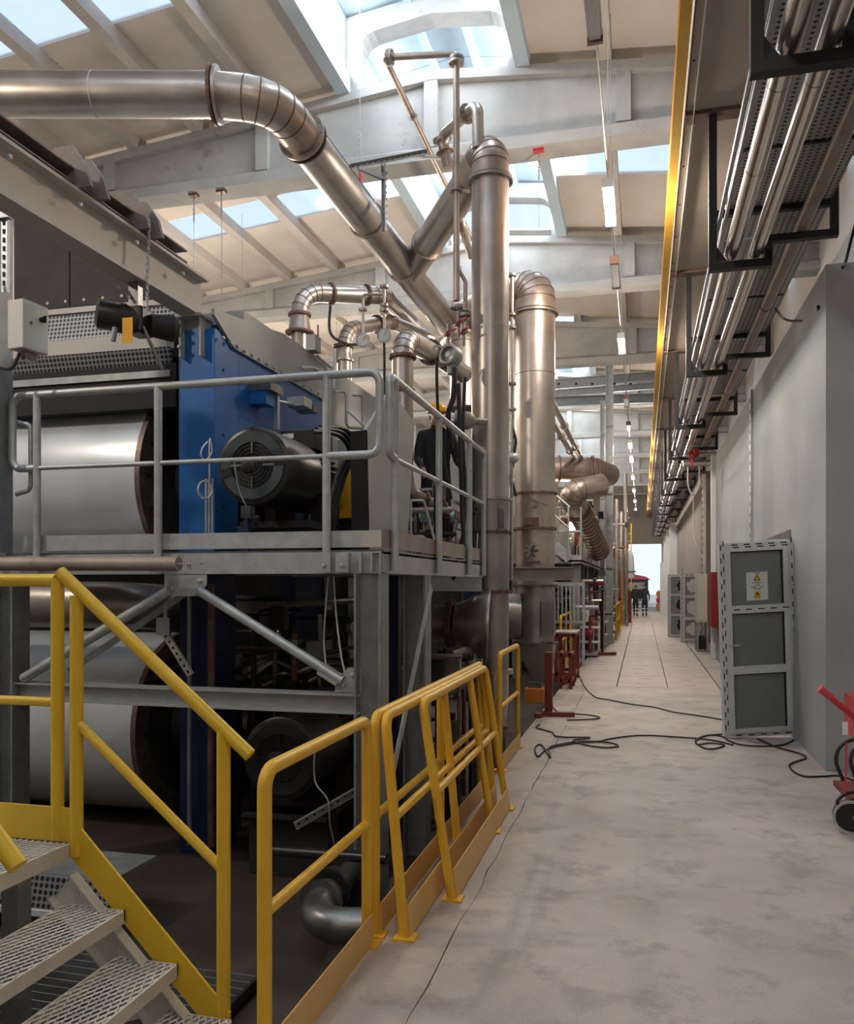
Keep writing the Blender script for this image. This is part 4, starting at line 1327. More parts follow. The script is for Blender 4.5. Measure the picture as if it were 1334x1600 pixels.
# 3 reducer and insulated header under the platform
hd = thing('header_pipe', 'ribbed insulated header pipe with wide reducer under the platform', 'pipe', (-2.6, 9.3, .6))
zc = 1.29
MB().tube([(-7.5, 6.2, 1.57), (-4.15, 6.2, 1.57), (-3.75, 9.24, 1.31), (-2.12, 9.24, zc)], .20, 24, R=.5, n=6).build('pipe', 'insulation', hd)
for j in range(16):
    MB().ring((-3.35 + j * .075, 9.24, 1.30), (1, 0, 0), .195, .21, .02, 24).build('rib', 'dull_pipe', hd)
for j in range(6):
    a = V(-4.12 + j * .013, 6.75 + j * .1, 1.525 - j * .0086)
    MB().ring(a, (.13, 1, -.086), .195, .215, .03, 24).build('rib', 'weld_rust', hd)
MB().flange((-2.10, 9.24, zc), (1, 0, 0), .22, .285, .06, 12, .014).build('flange', 'weld_rust', hd)
MB().lathe((-2.08, 9.28, zc), (1, .15, -.06), [(0, .235), (.06, .25), (.36, .42), (.40, .42)], 32).build('reducer_cone', 'stainless', hd)

# 4 rear vertical duct with hopper
d2 = thing('vertical_duct', 'rear tall stainless duct with elbow at the top and hopper below', 'duct', (-1.62, 13, -.2))
X2, Y2 = -1.62, 13.0
run(d2, [(X2, Y2, 3.15), (X2, Y2, 5.97)], .315, 'stainless')
tp2 = V(X2, Y2, 6.36)
en2 = V(-3.1, 13.9, 6.2)
dr2 = (en2 - tp2).normalized()
run(d2, [(X2, Y2, 5.97), tp2, tp2 + dr2 * .75, en2], .315, 'stainless_warm', R=.34, n=5, name='elbow')
fl_(d2, (X2, Y2, 5.95), (0, 0, 1), .315, .05, .03, 'stainless_dark', 16)
fl_(d2, (X2, Y2, 6.0), (0, 0, 1), .315, .03, .02, 'stainless_warm')
MB().ring((X2, Y2, 5.0), (0, 0, 1), .31, .318, .012, 32).build('weld_seam', 'weld_rust', d2)
run(d2, [(X2, Y2, 2.6), (X2, Y2, 3.15)], .312, 'stainless_warm', name='damper_section')
run(d2, [(X2, Y2, 2.05), (X2, Y2, 2.6)], .308, 'stainless_warm', name='lower_section')
for z, w in ((3.15, .04), (2.6, .04), (1.72, .06), (.83, .05)):
    fl_(d2, (X2, Y2, z), (0, 0, 1), .305, w, .03, 'weld_rust', 12)
run(d2, [(X2, Y2, .83), (X2, Y2, 2.05)], .30, 'stainless_dark', name='lower_section')
MB().lathe((X2 - .2, Y2 - .2, 1.25), (-1, -.2, 0), [(0, .36), (.25, .36), (.32, .30)], 28).build('side_inlet', 'stainless_dark', d2)
MB().box(X2 + .14, X2 + .33, Y2 - .33, Y2 - .1, .95, 1.5).build('inspection_box', 'stainless_dark', d2)
MB().hexa([(X2 + .05, Y2 - .1, .18), (X2 + .25, Y2 - .1, .22), (X2 + .25, Y2 + .1, .22), (X2 + .05, Y2 + .1, .18),
           (X2 - .32, Y2 - .26, .83), (X2 + .31, Y2 - .26, .83), (X2 + .31, Y2 + .26, .83), (X2 - .32, Y2 + .26, .83)]).build('hopper', 'stainless_dark', d2)
fr2 = V(.13, -.99, 0)
MB().lathe(V(X2, Y2, 2.95) + fr2 * .30, fr2, [(0, .05), (.05, .05), (.05, .03), (.08, .03)], 14).build('damper_hub', 'silver_dark', d2)
MB().bar(V(X2, Y2, 2.95) + fr2 * .38 + V(-.1, 0, .1), V(X2, Y2, 2.95) + fr2 * .38 + V(.18, 0, -.02), .02, .02).build('damper_lever', 'silver_dark', d2)
MB().box(X2 - .12, X2 + .1, Y2 - .345, Y2 - .27, 2.64, 2.76).build('bracket_box', 'weld_rust', d2)
pv = V(X2 - .02, Y2 - .33, 2.25)
for a in range(6):
    th = a * PI / 3
    MB().bar(pv, pv + V(.12 * math.cos(th), -.03, .12 * math.sin(th) * .8), .02, .03).build('wheel_spoke', 'silver_dark', d2)
MB().box(X2 - .1, X2 + .12, Y2 - .36, Y2 - .3, 2.07, 2.10).build('bracket_box', 'weld_rust', d2)
sb2 = MB().channel(at(785, 897, D=12.55), at(898, 896, D=12.3), .19, .08, .012).build('support_beam', 'dull_pipe')
tag(sb2, 'rusty grey channel beam crossing in front of the rear duct', 'beam')
sb1 = MB().channel(at(660, 911, D=9.1), at(752, 912, D=9.25), .17, .07, .012).build('support_beam', 'galv')
tag(sb1, 'grey green channel beam tied to the front duct', 'beam')

# 5 thin looped pipe high above
lpz = thing('steam_line', 'thin looped pipe rising highest above the ducts', 'pipe', (-2.2, 9.3, 5))
v0, v1 = at(713, 470, D=9.3), at(713, 84, D=9.3)
v2 = at(601, 90, D=9.52)
v3 = V(v2.x + .02, 14.4, v2.z - .1)
MB().tube([v0, v1, v2, v3], .037, 14, R=.07, n=6).build('pipe', 'stainless_warm', lpz)
fl_(lpz, v1 + V(0, 0, -.06), (0, 0, 1), .037, .05, .03, 'stainless_dark', 6)
fl_(lpz, v1 + V(0, 0, -.10), (0, 0, 1), .037, .05, .03, 'stainless', 6)
fl_(lpz, v2.lerp(v1, .05), v1 - v2, .037, .05, .03, 'stainless_warm', 6)
fl_(lpz, v2.lerp(v1, .09), v1 - v2, .037, .05, .03, 'stainless_dark', 6)
fl_(lpz, at(713, 298, D=9.3), (0, 0, 1), .037, .03, .02, 'stainless_dark')
MB().bar(at(713, 298, D=9.3), at(733, 300, D=9.4), .04, .04).build('clamp', 'stainless_dark', lpz)
fl_(lpz, v2.lerp(v3, .22), v3 - v2, .037, .03, .03, 'stainless_dark')
tag(MB().tube([at(712, 250, D=10.6), at(722, 355, D=10.8), at(735, 400, D=12.2)], .05, 12, R=.1).build('steam_line', 'stainless_warm'), 'short slanting pipe behind the thin looped line', 'pipe')

# 6 hood outlet pipes
def outlet(label, pts, r, R, mat='stainless', fl=()):
    t = thing('outlet_pipe', label, 'pipe', pts[0])
    run(t, pts, r, mat, R=R, n=5, seg=24, name='pipe')
    for p, d, w in fl:
        fl_(t, p, d, r, w, .035, 'weld_rust', 10)
    return t


b = at(468, 642, D=11.6)
o = outlet('stainless gooseneck pipe leaving the hood farthest left', [b, at(468, 457, D=11.6), at(600, 462, D=12.3), at(662, 520, D=15.0)], .125, .34,
       fl=((at(468, 492, D=11.6), (0, 0, 1), .035), (at(468, 457, D=11.6).lerp(at(600, 462, D=12.3), .36), at(600, 462, D=12.3) - at(468, 457, D=11.6), .03), (at(468, 457, D=11.6).lerp(at(600, 462, D=12.3), .78), at(600, 462, D=12.3) - at(468, 457, D=11.6), .03)))
MB().lathe(at(468, 520, D=11.6), (0, 0, 1), [(0, .19), (.02, .19), (.02, .16), (.26, .128)], 24).build('cone', 'stainless', o)
fl_(o, at(468, 520, D=11.6), (0, 0, 1), .15, .05, .03, 'weld_rust', 10)
o = outlet('stainless gooseneck pipe leaving the hood in the middle', [at(538, 656, D=12.2), at(538, 515, D=12.2), at(610, 503, D=12.9), at(670, 528, D=14.2)], .11, .34,
       fl=((at(536, 542, D=12.2), (0, 0, 1), .04), (at(538, 515, D=12.2).lerp(at(610, 503, D=12.9), .7), at(610, 503, D=12.9) - at(538, 515, D=12.2), .03)))
MB().lathe(at(536, 565, D=12.2), (0, 0, 1), [(0, .16), (.02, .16), (.02, .14), (.18, .112)], 24).build('cone', 'stainless', o)
o = outlet('stainless elbow pipe standing nearest the front duct', [at(629, 880, D=9.6), at(629, 527, D=9.6), at(690, 560, D=11.0), at(725, 585, D=11.6)], .125, .26,
       fl=((at(629, 558, D=9.6), (0, 0, 1), .035), (at(629, 612, D=9.6), (0, 0, 1), .02), (at(629, 527, D=9.6).lerp(at(690, 560, D=11.0), .68), at(690, 560, D=11.0) - at(629, 527, D=9.6), .04)))
hs = thing('hood_stub', 'dark header duct end behind the instruments beside the front duct', 'duct', at(722, 560, D=12.4))
run(hs, [at(700, 545, D=13.2), at(722, 520, D=12.6), at(724, 640, D=12.4)], .2, 'stainless_warm', R=.2, name='pipe')
# gauges with siphon pipes
for i, (u, v, top, lab) in enumerate(((567, 532, 455, 'round pressure gauge on a thin riser, left of the pair'), (600, 525, 448, 'round pressure gauge on a thin riser, right of the pair'))):
    D_ = 9.9
    t = thing('pressure_gauge', lab, 'gauge', at(u, v + 14, D=D_))
    c = at(u, v, D=D_)
    MB().lathe(c, (.25, -.97, 0), [(0, .085), (.03, .085), (.03, .075), (.02, .07)], 24).build('case', 'galv', t)
    MB().lathe(c + V(.008, -.026, 0), (.25, -.97, 0), [(0, .07), (.002, .07)], 24).build('dial', 'white_plastic', t)
    MB().bar(c + V(.01, -.034, 0), c + V(.045, -.034, .045), .006, .004).build('needle', 'red_paint' if i == 0 else 'ink', t)
    MB().tube([c, at(u, top, D=D_)] if i else [c, at(u, top + 5, D=D_), at(598, top + 5, D=D_)], .016, 10, R=.03).build('riser', 'stainless', t)
    fl_(t, at(u, v - 48, D=D_), (0, 0, 1), .016, .035, .03, 'stainless_dark')
    if i:
        fl_(t, at(u, v - 40, D=D_), (0, 0, 1), .016, .04, .03, 'stainless_dark')
        fl_(t, at(u, top, D=D_), (0, 0, 1), .016, .04, .03, 'stainless_dark')
hose('hose', 'black hose looping from the left gooseneck to the left gauge', 'hose', [at(516, 478, D=10.6), at(516, 520, D=10.4), at(540, 537, D=10.2), at(562, 538, D=9.95)], .018, R=.12)
hose('hose', 'black hose hanging down from the right pressure gauge', 'hose', [at(600, 535, D=9.9), at(601, 640, D=9.9)], .016)
# transmitter
tr = thing('flow_transmitter', 'grey round flow transmitter head beside the front duct', 'instrument', at(703, 580, D=9.0))
c = at(702, 555, D=9.0)
dv = V(-.35, -.93, .1)
MB().lathe(c + dv * .05, dv, [(-.16, .09), (-.14, .115), (-.02, .118), (0, .105), (-.01, .085), (-.05, .08)], 28).build('housing', 'grey_paint', tr)
MB().lathe(c + dv * .02, dv, [(0, .078), (.004, .07)], 24).build('window', 'silver_dark', tr)
MB().lathe(c + dv * .025, dv, [(0, .04), (.01, .03)], 16).build('display', 'galv', tr)
MB().cyl(c + V(.02, .03, -.1), c + V(.02, .03, -.2), .05).build('neck', 'grey_paint', tr)
MB().tube([c + V(-.08, 0, .09), c + V(-.16, 0, .12), c + V(-.2, .02, .05)], .012, 8, R=.03).build('loop', 'galv', tr)
# red handled valves
for i, (u, v, lab) in enumerate(((700, 523, 'red handled ball valve behind the transmitter'), (716, 507, 'red handled ball valve on the thin riser'), (724, 520, 'red handled ball valve nearest the front duct'))):
    t = thing('ball_valve', lab, 'valve', at(u, v, D=9.35))
    c = at(u, v, D=9.35)
    MB().sphere(c, .03, 12, 8).build('body', 'silver_dark', t)
    MB().bar(c + V(0, -.03, .03), c + V(.10, -.03, .05), .03, .012).build('handle', 'pink_mark', t)
    MB().bar(c + V(0, -.03, .03), c + V(-.03, -.03, -.03), .03, .012).build('handle_root', 'pink_mark', t)
    MB().cyl(c + V(0, 0, -.14), c + V(0, 0, .12), .018).build('spindle', 'stainless_dark', t)
fls = thing('riser_pipe', 'short flanged riser with hooked top beside the thin looped line', 'pipe', at(726, 500, D=9.35))
MB().tube([at(727, 520, D=9.35), at(727, 440, D=9.35), at(718, 425, D=9.35), at(717, 418, D=9.4)], .024, 12, R=.06).build('pipe', 'stainless_warm', fls)
fl_(fls, at(726, 492, D=9.35), (0, 0, 1), .024, .04, .035, 'stainless_dark', 6)
fl_(fls, at(726, 486, D=9.35), (0, 0, 1), .024, .04, .02, 'stainless', 6)
fl_(fls, at(713, 480, D=9.3), (0, 0, 1), .037, .035, .03, 'stainless_dark', 6)
# black hoses in front of the front duct's left side
hose('hose', 'thick black hose drooping from the flow transmitter', 'hose', [at(710, 575, D=8.95), at(708, 620, D=8.9), at(700, 650, D=8.9), at(706, 700, D=8.95)], .03)
hose('hose', 'thin black hose falling straight past the helmeted worker', 'hose', [at(682, 560, D=8.85), at(684, 640, D=8.85), at(694, 720, D=8.85), at(705, 780, D=8.85)], .017)
hose('hose', 'black hose climbing along the railing beside the front duct', 'hose', [at(716, 600, D=8.75), at(719, 700, D=8.7), at(722, 800, D=8.7), at(724, 850, D=8.6), at(712, 898, D=8.4)], .024)
hose('hose', 'twisted black hose bundle hanging against the front duct', 'hose', [at(726, 590, D=8.95), at(723, 680, D=8.9), at(727, 780, D=8.85), at(720, 860, D=8.6), at(708, 905, D=8.4)], .02)
# flanged stub valve left of the duct
fv = thing('flanged_valve', 'grey flanged valve body left of the front duct', 'valve', at(728, 662, D=9.2))
c = at(728, 657, D=9.2)
MB().sphere(c, .10, 16, 10, (1.1, .9, 1)).build('body', 'dull_pipe', fv)
MB().flange(c + V(-.09, 0, 0), (1, 0, 0), .05, .12, .03, 8).build('flange', 'silver_dark', fv)
MB().tube([c + V(-.1, 0, 0), c + V(-.3, .02, 0), c + V(-.32, .02, .12)], .03, 10, R=.05).build('inlet', 'stainless', fv)
MB().tube([c, c + V(.2, .15, 0)], .04, 10).build('outlet', 'dull_pipe', fv)
# thin riser between the ducts
tb = thing('riser_pipe', 'thin vertical riser with fittings between the two tall ducts', 'pipe', at(799, 900, D=11.2))
MB().tube([at(799, 905, D=11.2), at(800, 428, D=11.2)], .024, 10).build('pipe', 'stainless', tb)
for v in (430, 492, 512, 600, 640, 720):
    fl_(tb, at(799.5, v, D=11.2), (0, 0, 1), .024, .035, .03, 'stainless_dark')
MB().tube([at(799, 660, D=11.2), at(806, 690, D=11.2), at(802, 715, D=11.2)], .02, 8, R=.06).build('side_loop', 'rubber', tb)
MB().sphere(at(802, 716, D=11.2), .075, 12, 8).build('trap', 'galv', tb)
MB().tube([at(802, 722, D=11.2), at(798, 745, D=11.2), at(806, 775, D=11.2)], .018, 8, R=.1).build('side_loop', 'rubber', tb)
# low pipes seen through the side railing
lowp = thing('condensate_line', 'brownish condensate pipes seen through the side railing', 'pipe', (-2.3, 8.4, 2.3))
MB().tube([at(637, 740, D=8.6), at(640, 768, D=8.6), at(712, 806, D=9.3), at(724, 812, D=9.35)], .06, 14, R=.12).build('pipe', 'stainless_warm', lowp)
MB().tube([at(712, 806, D=9.3), at(704, 835, D=9.3), at(690, 850, D=9.3)], .05, 12, R=.08).build('branch', 'stainless_warm', lowp)
fl_(lowp, at(690, 795, D=9.05), (.5, .8, -.2), .06, .03, .03, 'weld_rust')
fl_(lowp, at(662, 780, D=8.8), (.5, .8, -.2), .06, .03, .03, 'weld_rust')
MB().tube([at(642, 780, D=7.9), at(642, 838, D=7.9), at(661, 838, D=7.9), at(677, 862, D=7.9)], .012, 8, R=.03).build('frame_pipe', 'galv', lowp)
MB().tube([at(642, 782, D=7.9), at(662, 782, D=7.9), at(680, 850, D=7.9)], .012, 8, R=.03).build('frame_pipe', 'galv', lowp)
# hood ladder rails and grab loops
lr = thing('grab_rails', 'thin bent grab rails on the grey hood behind the railing', 'rail', at(560, 690, X=-3.0))
MB().tube([at(523, 612, X=-3.2), at(530, 612, X=-3.2), at(541, 612, X=-3.2), at(541, 640, X=-3.15), at(575, 671, X=-2.9)], .014, 8, R=.04).build('rail', 'galv', lr)
MB().tube([at(541, 615, X=-3.15), at(541, 668, X=-3.15), at(572, 669, X=-3.0)], .018, 8, R=.06).build('rail', 'galv', lr)
MB().tube([at(552, 618, X=-3.15), at(566, 618, X=-3.1), at(566, 690, X=-3.1)], .014, 8, R=.04).build('rail', 'galv', lr)
MB().tube([at(470, 575, X=-3.3), at(490, 575, X=-3.3), at(507, 584, X=-3.2)], .02, 8, R=.06).build('rail', 'galv', lr)
MB().tube([at(522, 545, X=-3.3), at(521, 608, X=-3.3)], .02, 8, R=.04).build('rail', 'galv', lr)
jb = thing('junction_box', 'small grey junction box on a rail above the hood', 'box', at(497, 552, X=-3.3))
c = at(490, 535, X=-3.35)
MB().box(c.x - .05, c.x + .05, c.y - .08, c.y + .08, c.z - .1, c.z + .06).build('case', 'grey_paint', jb)
MB().tube([c + V(0, .1, -.12), c + V(0, .5, -.14)], .015, 8).build('conduit', 'galv', jb)
MB().tube([c + V(0, .12, 0), c + V(0, .12, .22)], .008, 6).build('aerial', 'black_matt', jb)
# thick cables behind the motor
for i, (du, lab) in enumerate(((0, 'outer black power cable arching down from the motor box'), (-6, 'middle black power cable arching down from the motor box'), (-12, 'inner black power cable arching down from the motor box'))):
    hose('cable', lab, 'cable', [at(500 + du, 668 + i * 3, X=-2.5), at(540 + du, 672 + i * 4, X=-2.42), at(557 + du, 705, X=-2.4), at(540 + du, 740, X=-2.4), at(523 + du, 800, X=-2.4), at(521 + du, 828, X=-2.42)], .02, R=.2)
hose('cable', 'thin white cable looping on the blue column', 'cable', [at(324, 690, X=-3.38), at(316, 700, X=-3.36), at(314, 712, X=-3.36), at(322, 718, X=-3.36), at(331, 706, X=-3.36), at(327, 690, X=-3.36), at(328, 800, X=-3.36)], .006, 'white_plastic', R=.03)
hose('cable', 'coiled white cable lying against the blue column', 'cable', [at(320 + 11 * math.cos(t), 765 + 14 * math.sin(t), X=-3.3 + t * .004) for t in [j * .5 for j in range(30)]], .006, 'white_plastic', R=0)
cdt = thing('conduit_bundle', 'grey conduits rising against the blue column', 'conduit', at(325, 835, X=-3.35))
for u in (322, 327, 332):
    MB().tube([at(u, 838, X=-3.34), at(u, 748, X=-3.34)], .009, 8).build('conduit', 'galv', cdt)
hose('cable', 'thin cable hanging in front of the motor fan cowl', 'cable', [at(366, 720, Y=5.75), at(372, 760, Y=5.75), at(384, 790, Y=5.75), at(394, 806, Y=5.8)], .006, 'galv_dark')
lm = thing('limit_switch', 'small switch device on a stub below the motor', 'switch', at(387, 835, Y=5.7))
MB().box(*sorted((at(378, 812, Y=5.72).x, at(393, 812, Y=5.72).x)), 5.7, 5.78, at(0, 818, Y=5.7).z, at(0, 800, Y=5.7).z).build('body', 'motor_face', lm)
MB().box(*sorted((at(381, 812, Y=5.72).x, at(388, 812, Y=5.72).x)), 5.71, 5.77, 1.985, at(0, 818, Y=5.7).z).build('stub', 'blue_shaded', lm)
MB().cyl(at(394, 808, Y=5.74), at(403, 812, Y=5.74), .03).build('cap', 'black_matt', lm)
# ---------------------------------------------------------------- pipe rack hung from the crane girder on the right
RACK_Y = [5.6] + [BR * j for j in range(2, 14)]
ORD = ['nearest', 'second', 'third', 'fourth', 'fifth', 'sixth', 'seventh', 'eighth', 'ninth', 'tenth', 'eleventh', 'twelfth', 'thirteenth']
proto = thing('rack_bracket', None, 'bracket', (1.2, 0, 5.0), 'black pipe rack brackets under the crane girder')
MB().box(.66, .74, -.04, .04, 5.0, 6.56).build('hanger', 'bracket_black', proto)
MB().box(.66, 1.26, -.045, .045, 4.95, 5.03).build('lower_bar', 'bracket_black', proto)
MB().box(1.20, 1.27, -.04, .04, 5.0, 5.26).build('step_post', 'bracket_black', proto)
MB().box(1.20, 1.88, -.04, .04, 5.19, 5.26).build('upper_bar', 'bracket_black', proto)
MB().box(1.81, 1.88, -.04, .04, 5.24, 5.98).build('outer_post', 'bracket_black', proto)
MB().box(.70, 1.86, -.035, .035, 5.50, 5.56).build('tray_bar', 'bracket_black', proto)
MB().prism([(.74, -.006, 5.05), (.74, -.006, 5.2), (.84, -.006, 5.05)], (0, .012, 0)).build('web_plate', 'bracket_black', proto)
for i, y in enumerate(RACK_Y):
    lab = ORD[i] + ' black steel rack bracket from the camera, hanging under the crane girder'
    if i == 0:
        proto.location = (1.2, y, 5.0); proto['label'] = lab; first = proto
    else:
        copy_tree(first, (1.2, y, 5.0), None, lab)
YA, YB = 1.5, 60.0
t = thing('chrome_pipe', 'shiny insulated pipe on the rack, the one nearer the yellow rail', 'pipe', (.89, 20, 5.05))
for j in range(13):
    MB().tube([(.89, YA + j * 4.5, 5.125), (.89, YA + j * 4.5 + 4.49, 5.125)], .078, 20).build('section', 'chrome_pipe', t)
    MB().ring((.89, YA + j * 4.5 + 1.2, 5.125), (0, 1, 0), .076, .082, .03, 20).build('band', 'chrome_pipe', t)
t = thing('chrome_pipe', 'shiny insulated pipe on the rack, the one nearer the wall', 'pipe', (1.12, 20, 5.05))
for j in range(13):
    MB().tube([(1.12, YA + j * 4.5, 5.115), (1.12, YA + j * 4.5 + 4.49, 5.115)], .072, 20).build('section', 'chrome_pipe', t)
    MB().ring((1.12, YA + j * 4.5 + 3.0, 5.115), (0, 1, 0), .07, .076, .03, 20).build('band', 'chrome_pipe', t)
t = thing('rack_pipe', 'dull grey bare pipe on the outer step of the rack', 'pipe', (1.55, 20, 5.26))
for j in range(11):
    MB().tube([(1.55, YA + j * 5, 5.335), (1.55, YA + j * 5 + 4.98, 5.335)], .068, 18).build('section', 'dull_pipe', t)
    MB().ring((1.55, YA + j * 5 + 4.99, 5.335), (0, 1, 0), .06, .074, .03, 18).build('weld_seam', 'weld_rust', t)
for i, (x, z, r, lab) in enumerate(((.76, 5.42, .022, 'thin silver conduit beside the rack hangers'), (.80, 5.36, .018, 'second thin silver conduit beside the rack hangers'))):
    tag(MB().tube([(x, YA, z), (x, YB, z)], r, 8).build('conduit', 'galv'), lab, 'conduit')
ty = 1.8
for i in range(12):
    t = thing('cable_tray', None, 'cable tray', (1.25, ty + 2, 5.56), 'perforated cable tray lengths above the rack pipes')
    MB().box(.84, 1.80, ty, ty + 3.96, 5.56, 5.575).build('tray_bottom', 'perforated_tray', t)
    MB().box(.82, .835, ty, ty + 3.96, 5.56, 5.66).build('tray_side', 'galv_dark', t)
    MB().box(1.80, 1.815, ty, ty + 3.96, 5.56, 5.66).build('tray_side', 'galv_dark', t)
    MB().box(.84, 1.80, ty + 1.95, ty + 1.99, 5.545, 5.56).build('joint_strip', 'bracket_black', t)
    t['label'] = 'grey perforated cable tray length above the rack pipes, ' + ORD[i] + ' from the camera'
    ty += 4.0
hose('cable', 'black cable curling off the rack against the plaster wall', 'cable', [(1.75, 8.6, 5.9), (1.95, 8.3, 5.5), (1.9, 8.7, 4.9), (1.75, 8.2, 4.6)], .014)
hose('cable', 'black cable end sticking out below the third rack bracket', 'cable', [(1.62, 11.2, 5.2), (1.60, 10.2, 4.75), (1.72, 9.2, 4.45), (1.64, 8.7, 4.42)], .014)
fv2 = thing('red_valve', 'small red valve on the far rack pipes', 'valve', (1.3, 21, 5.0))
MB().tube([(1.0, 21.0, 4.85), (2.4, 21.0, 4.85)], .05, 12).build('cross_pipe', 'chrome_pipe', fv2)
MB().sphere((1.25, 21.0, 4.9), .11, 12, 8).build('body', 'red_paint', fv2)
MB().flange((1.12, 21.0, 4.85), (1, 0, 0), .05, .11, .03, 6).build('flange', 'red_paint', fv2)
pz = thing('wall_pipe', 'pale pipe crossing from the rack into the wall past the room', 'pipe', (1.7, 20.8, 4.7))
MB().tube([(.95, 20.8, 4.62), (3.41, 20.8, 4.62)], .075, 14).build('pipe', 'chrome_pipe', pz)
MB().flange((1.15, 20.8, 4.62), (1, 0, 0), .07, .12, .03, 8).build('flange', 'pink_mark', pz)

# slotted struts on the walls
def strut(label, x, y, z0, z1, w=.10):
    t = thing('wall_strut', label, 'strut', (x, y, z0))
    MB().box(x - .04, x, y - w / 2, y + w / 2, z0, z1).build('strut', 'galv', t)
    n = int((z1 - z0) / .16)
    for j in range(n):
        MB().box(x - .043, x - .039, y - .015, y + .015, z0 + .05 + j * .16, z0 + .11 + j * .16).build('slot', 'black_matt', t)
    MB().box(x - .03, x, y + w * .9, y + w * 1.3, z0, z1).build('conduit', 'galv_dark', t)
    return t


strut('slotted galvanised strut on the plaster wall above the propped door', 1.66, 13.75, 0.02, 4.75, .12)
t = thing('cable_riser', 'tall slotted cable riser standing past the end of the room', 'cable tray', (1.6, 23.6, 0))
MB().box(1.58, 1.66, 23.5, 23.75, 0, 4.7).build('tray', 'ivory_cabinet', t)
for j in range(24):
    MB().box(1.572, 1.581, 23.58, 23.66, .1 + j * .19, .18 + j * .19).build('slot', 'black_matt', t)
tr_ = MB().box(1.56, 1.665, 20.45, 20.62, 0, 4.75).build('trim_1', 'white_plastic'); tr_['kind'] = 'structure'; tr_['label'] = 'white corner trim at the far end of the plaster wall'
hose('cable', 'white cable loop hanging below the far rack', 'cable', [(1.15, 22.5, 4.9), (1.15, 22.5, 4.3), (1.28, 22.5, 4.05), (1.42, 22.5, 4.3), (1.42, 22.5, 4.9)], .02, 'white_plastic', R=.1)
hose('cable', 'thin white cord dropping from the far cable loop', 'cable', [(1.28, 22.5, 4.05), (1.30, 22.5, 3.0), (1.5, 22.5, 2.4)], .012, 'white_plastic')

# ---------------------------------------------------------------- row of suspended strip lamps over the aisle
LZ, LX = 6.5, -.40
tag(MB().tube([(LX, 1.0, LZ + .16), (LX, 62, LZ + .16)], .012, 6).build('lamp_wire', 'galv_dark'), 'long thin supply wire carrying the aisle lamps', 'wire')
LAMPS = [(6.9, 0), (10.75, 1), (13.2, 0), (17.1, 1), (22.5, 0), (26.2, 0), (29.5, 1), (33.0, 1), (38.5, 1), (44.0, 1), (49.5, 1), (55.0, 1)]
for i, (y, on) in enumerate(LAMPS):
    t = thing('strip_lamp', ('glowing' if on else 'unlit') + ' strip lamp hanging over the aisle, ' + ORD[i] + ' from the camera', 'lamp', (LX, y, LZ), 'strip lamps over the aisle')
    MB().box(LX - .065, LX + .065, y - .55, y + .55, LZ + .05, LZ + .11).build('housing', 'pvc_frame', t)
    MB().box(LX - .05, LX + .05, y - .5, y + .5, LZ, LZ + .05).build('diffuser', 'lamp_glow' if on else 'pvc_frame', t)
    for s in (-.4, .4):
        MB().tube([(LX, y + s, LZ + .11), (LX, y + s, zr(LX) + .198)], .004, 5).build('suspension_wire', 'galv_dark', t)
    for s in (-.55, .55):
        MB().box(LX - .068, LX + .068, y + s - .02, y + s + .02, LZ - .004, LZ + .112).build('end_cap', 'weld_rust' if not on else 'pvc_frame', t)
    if on:
        d = bpy.data.lights.new('lamp_light', 'POINT'); d.energy = 230; d.color = (1.0, .87, .73); d.shadow_soft_size = .15
        o = bpy.data.objects.new('lamp_light', d); COL.objects.link(o); o.parent = t; o.location = (0, 0, -.12)
# unseen lamps added to light the left ceiling and the hall's near end
for i, (x, y, lab) in enumerate(((-7.6, 2.2, 'added unseen strip lamp of the left row, nearest the camera'), (-7.6, 14.5, 'added unseen strip lamp behind the hood, second of the left row'), (-7.6, 20.5, 'added unseen strip lamp behind the hood, third of the left row'), (-7.6, 26.5, 'added unseen strip lamp behind the hood, fourth of the left row'),
                            (-.4, 1.0, 'added unseen strip lamp right above the camera'), (-.4, -5, 'added unseen strip lamp behind the camera'))):
    t = thing('strip_lamp', lab, 'lamp', (x, y, LZ), 'unseen strip lamps added for light')
    MB().box(x - .065, x + .065, y - .55, y + .55, LZ + .05, LZ + .11).build('housing', 'pvc_frame', t)
    MB().box(x - .05, x + .05, y - .5, y + .5, LZ, LZ + .05).build('diffuser', 'lamp_glow', t)
    for s in (-.4, .4):
        MB().tube([(x, y + s, LZ + .11), (x, y + s, zr(x) + .198)], .004, 5).build('suspension_wire', 'galv_dark', t)
    d = bpy.data.lights.new('lamp_light', 'POINT'); d.energy = (380 if x < -5 else 70); d.color = (1.0, .87, .73); d.shadow_soft_size = .15
    o = bpy.data.objects.new('lamp_light', d); COL.objects.link(o); o.parent = t; o.location = (0, 0, -.12)
# hooks and fine chains under the first roof beam
for i, (u, v, l, red, lab) in enumerate(((303, 318, 75, 0, 'fine hanging chain under the beam, left of two close together'), (346, 310, 110, 0, 'fine hanging chain under the beam, right of two close together'),
                                   (842, 243, 60, 1, 'red hook with fine chain under the beam right of the ducts'))):
    p0 = at(u, v, Y=11.9)
    t = thing('ceiling_hook', lab, 'hook', p0 - V(0, 0, 1))
    p0.z = 7.95
    MB().box(p0.x - .07, p0.x + .07, p0.y - .05, p0.y + .05, p0.z - .035, p0.z).build('plate', 'red_paint' if red else 'weld_rust', t)
    chain(MB(), p0 - V(0, 0, .03), p0 - V(0, 0, .45), .006, .05).build('chain', 'galv_dark', t)
    MB().tube([p0 - V(0, 0, .45), p0 - V(0, 0, .45 + l * .012)], .004, 5).build('wire', 'galv_dark', t)
p0 = at(562, 150, D=11.0)
t = thing('ceiling_hook', 'red hook block on a long fine chain left of the looped pipe', 'hook', at(562, 285, D=11.0))
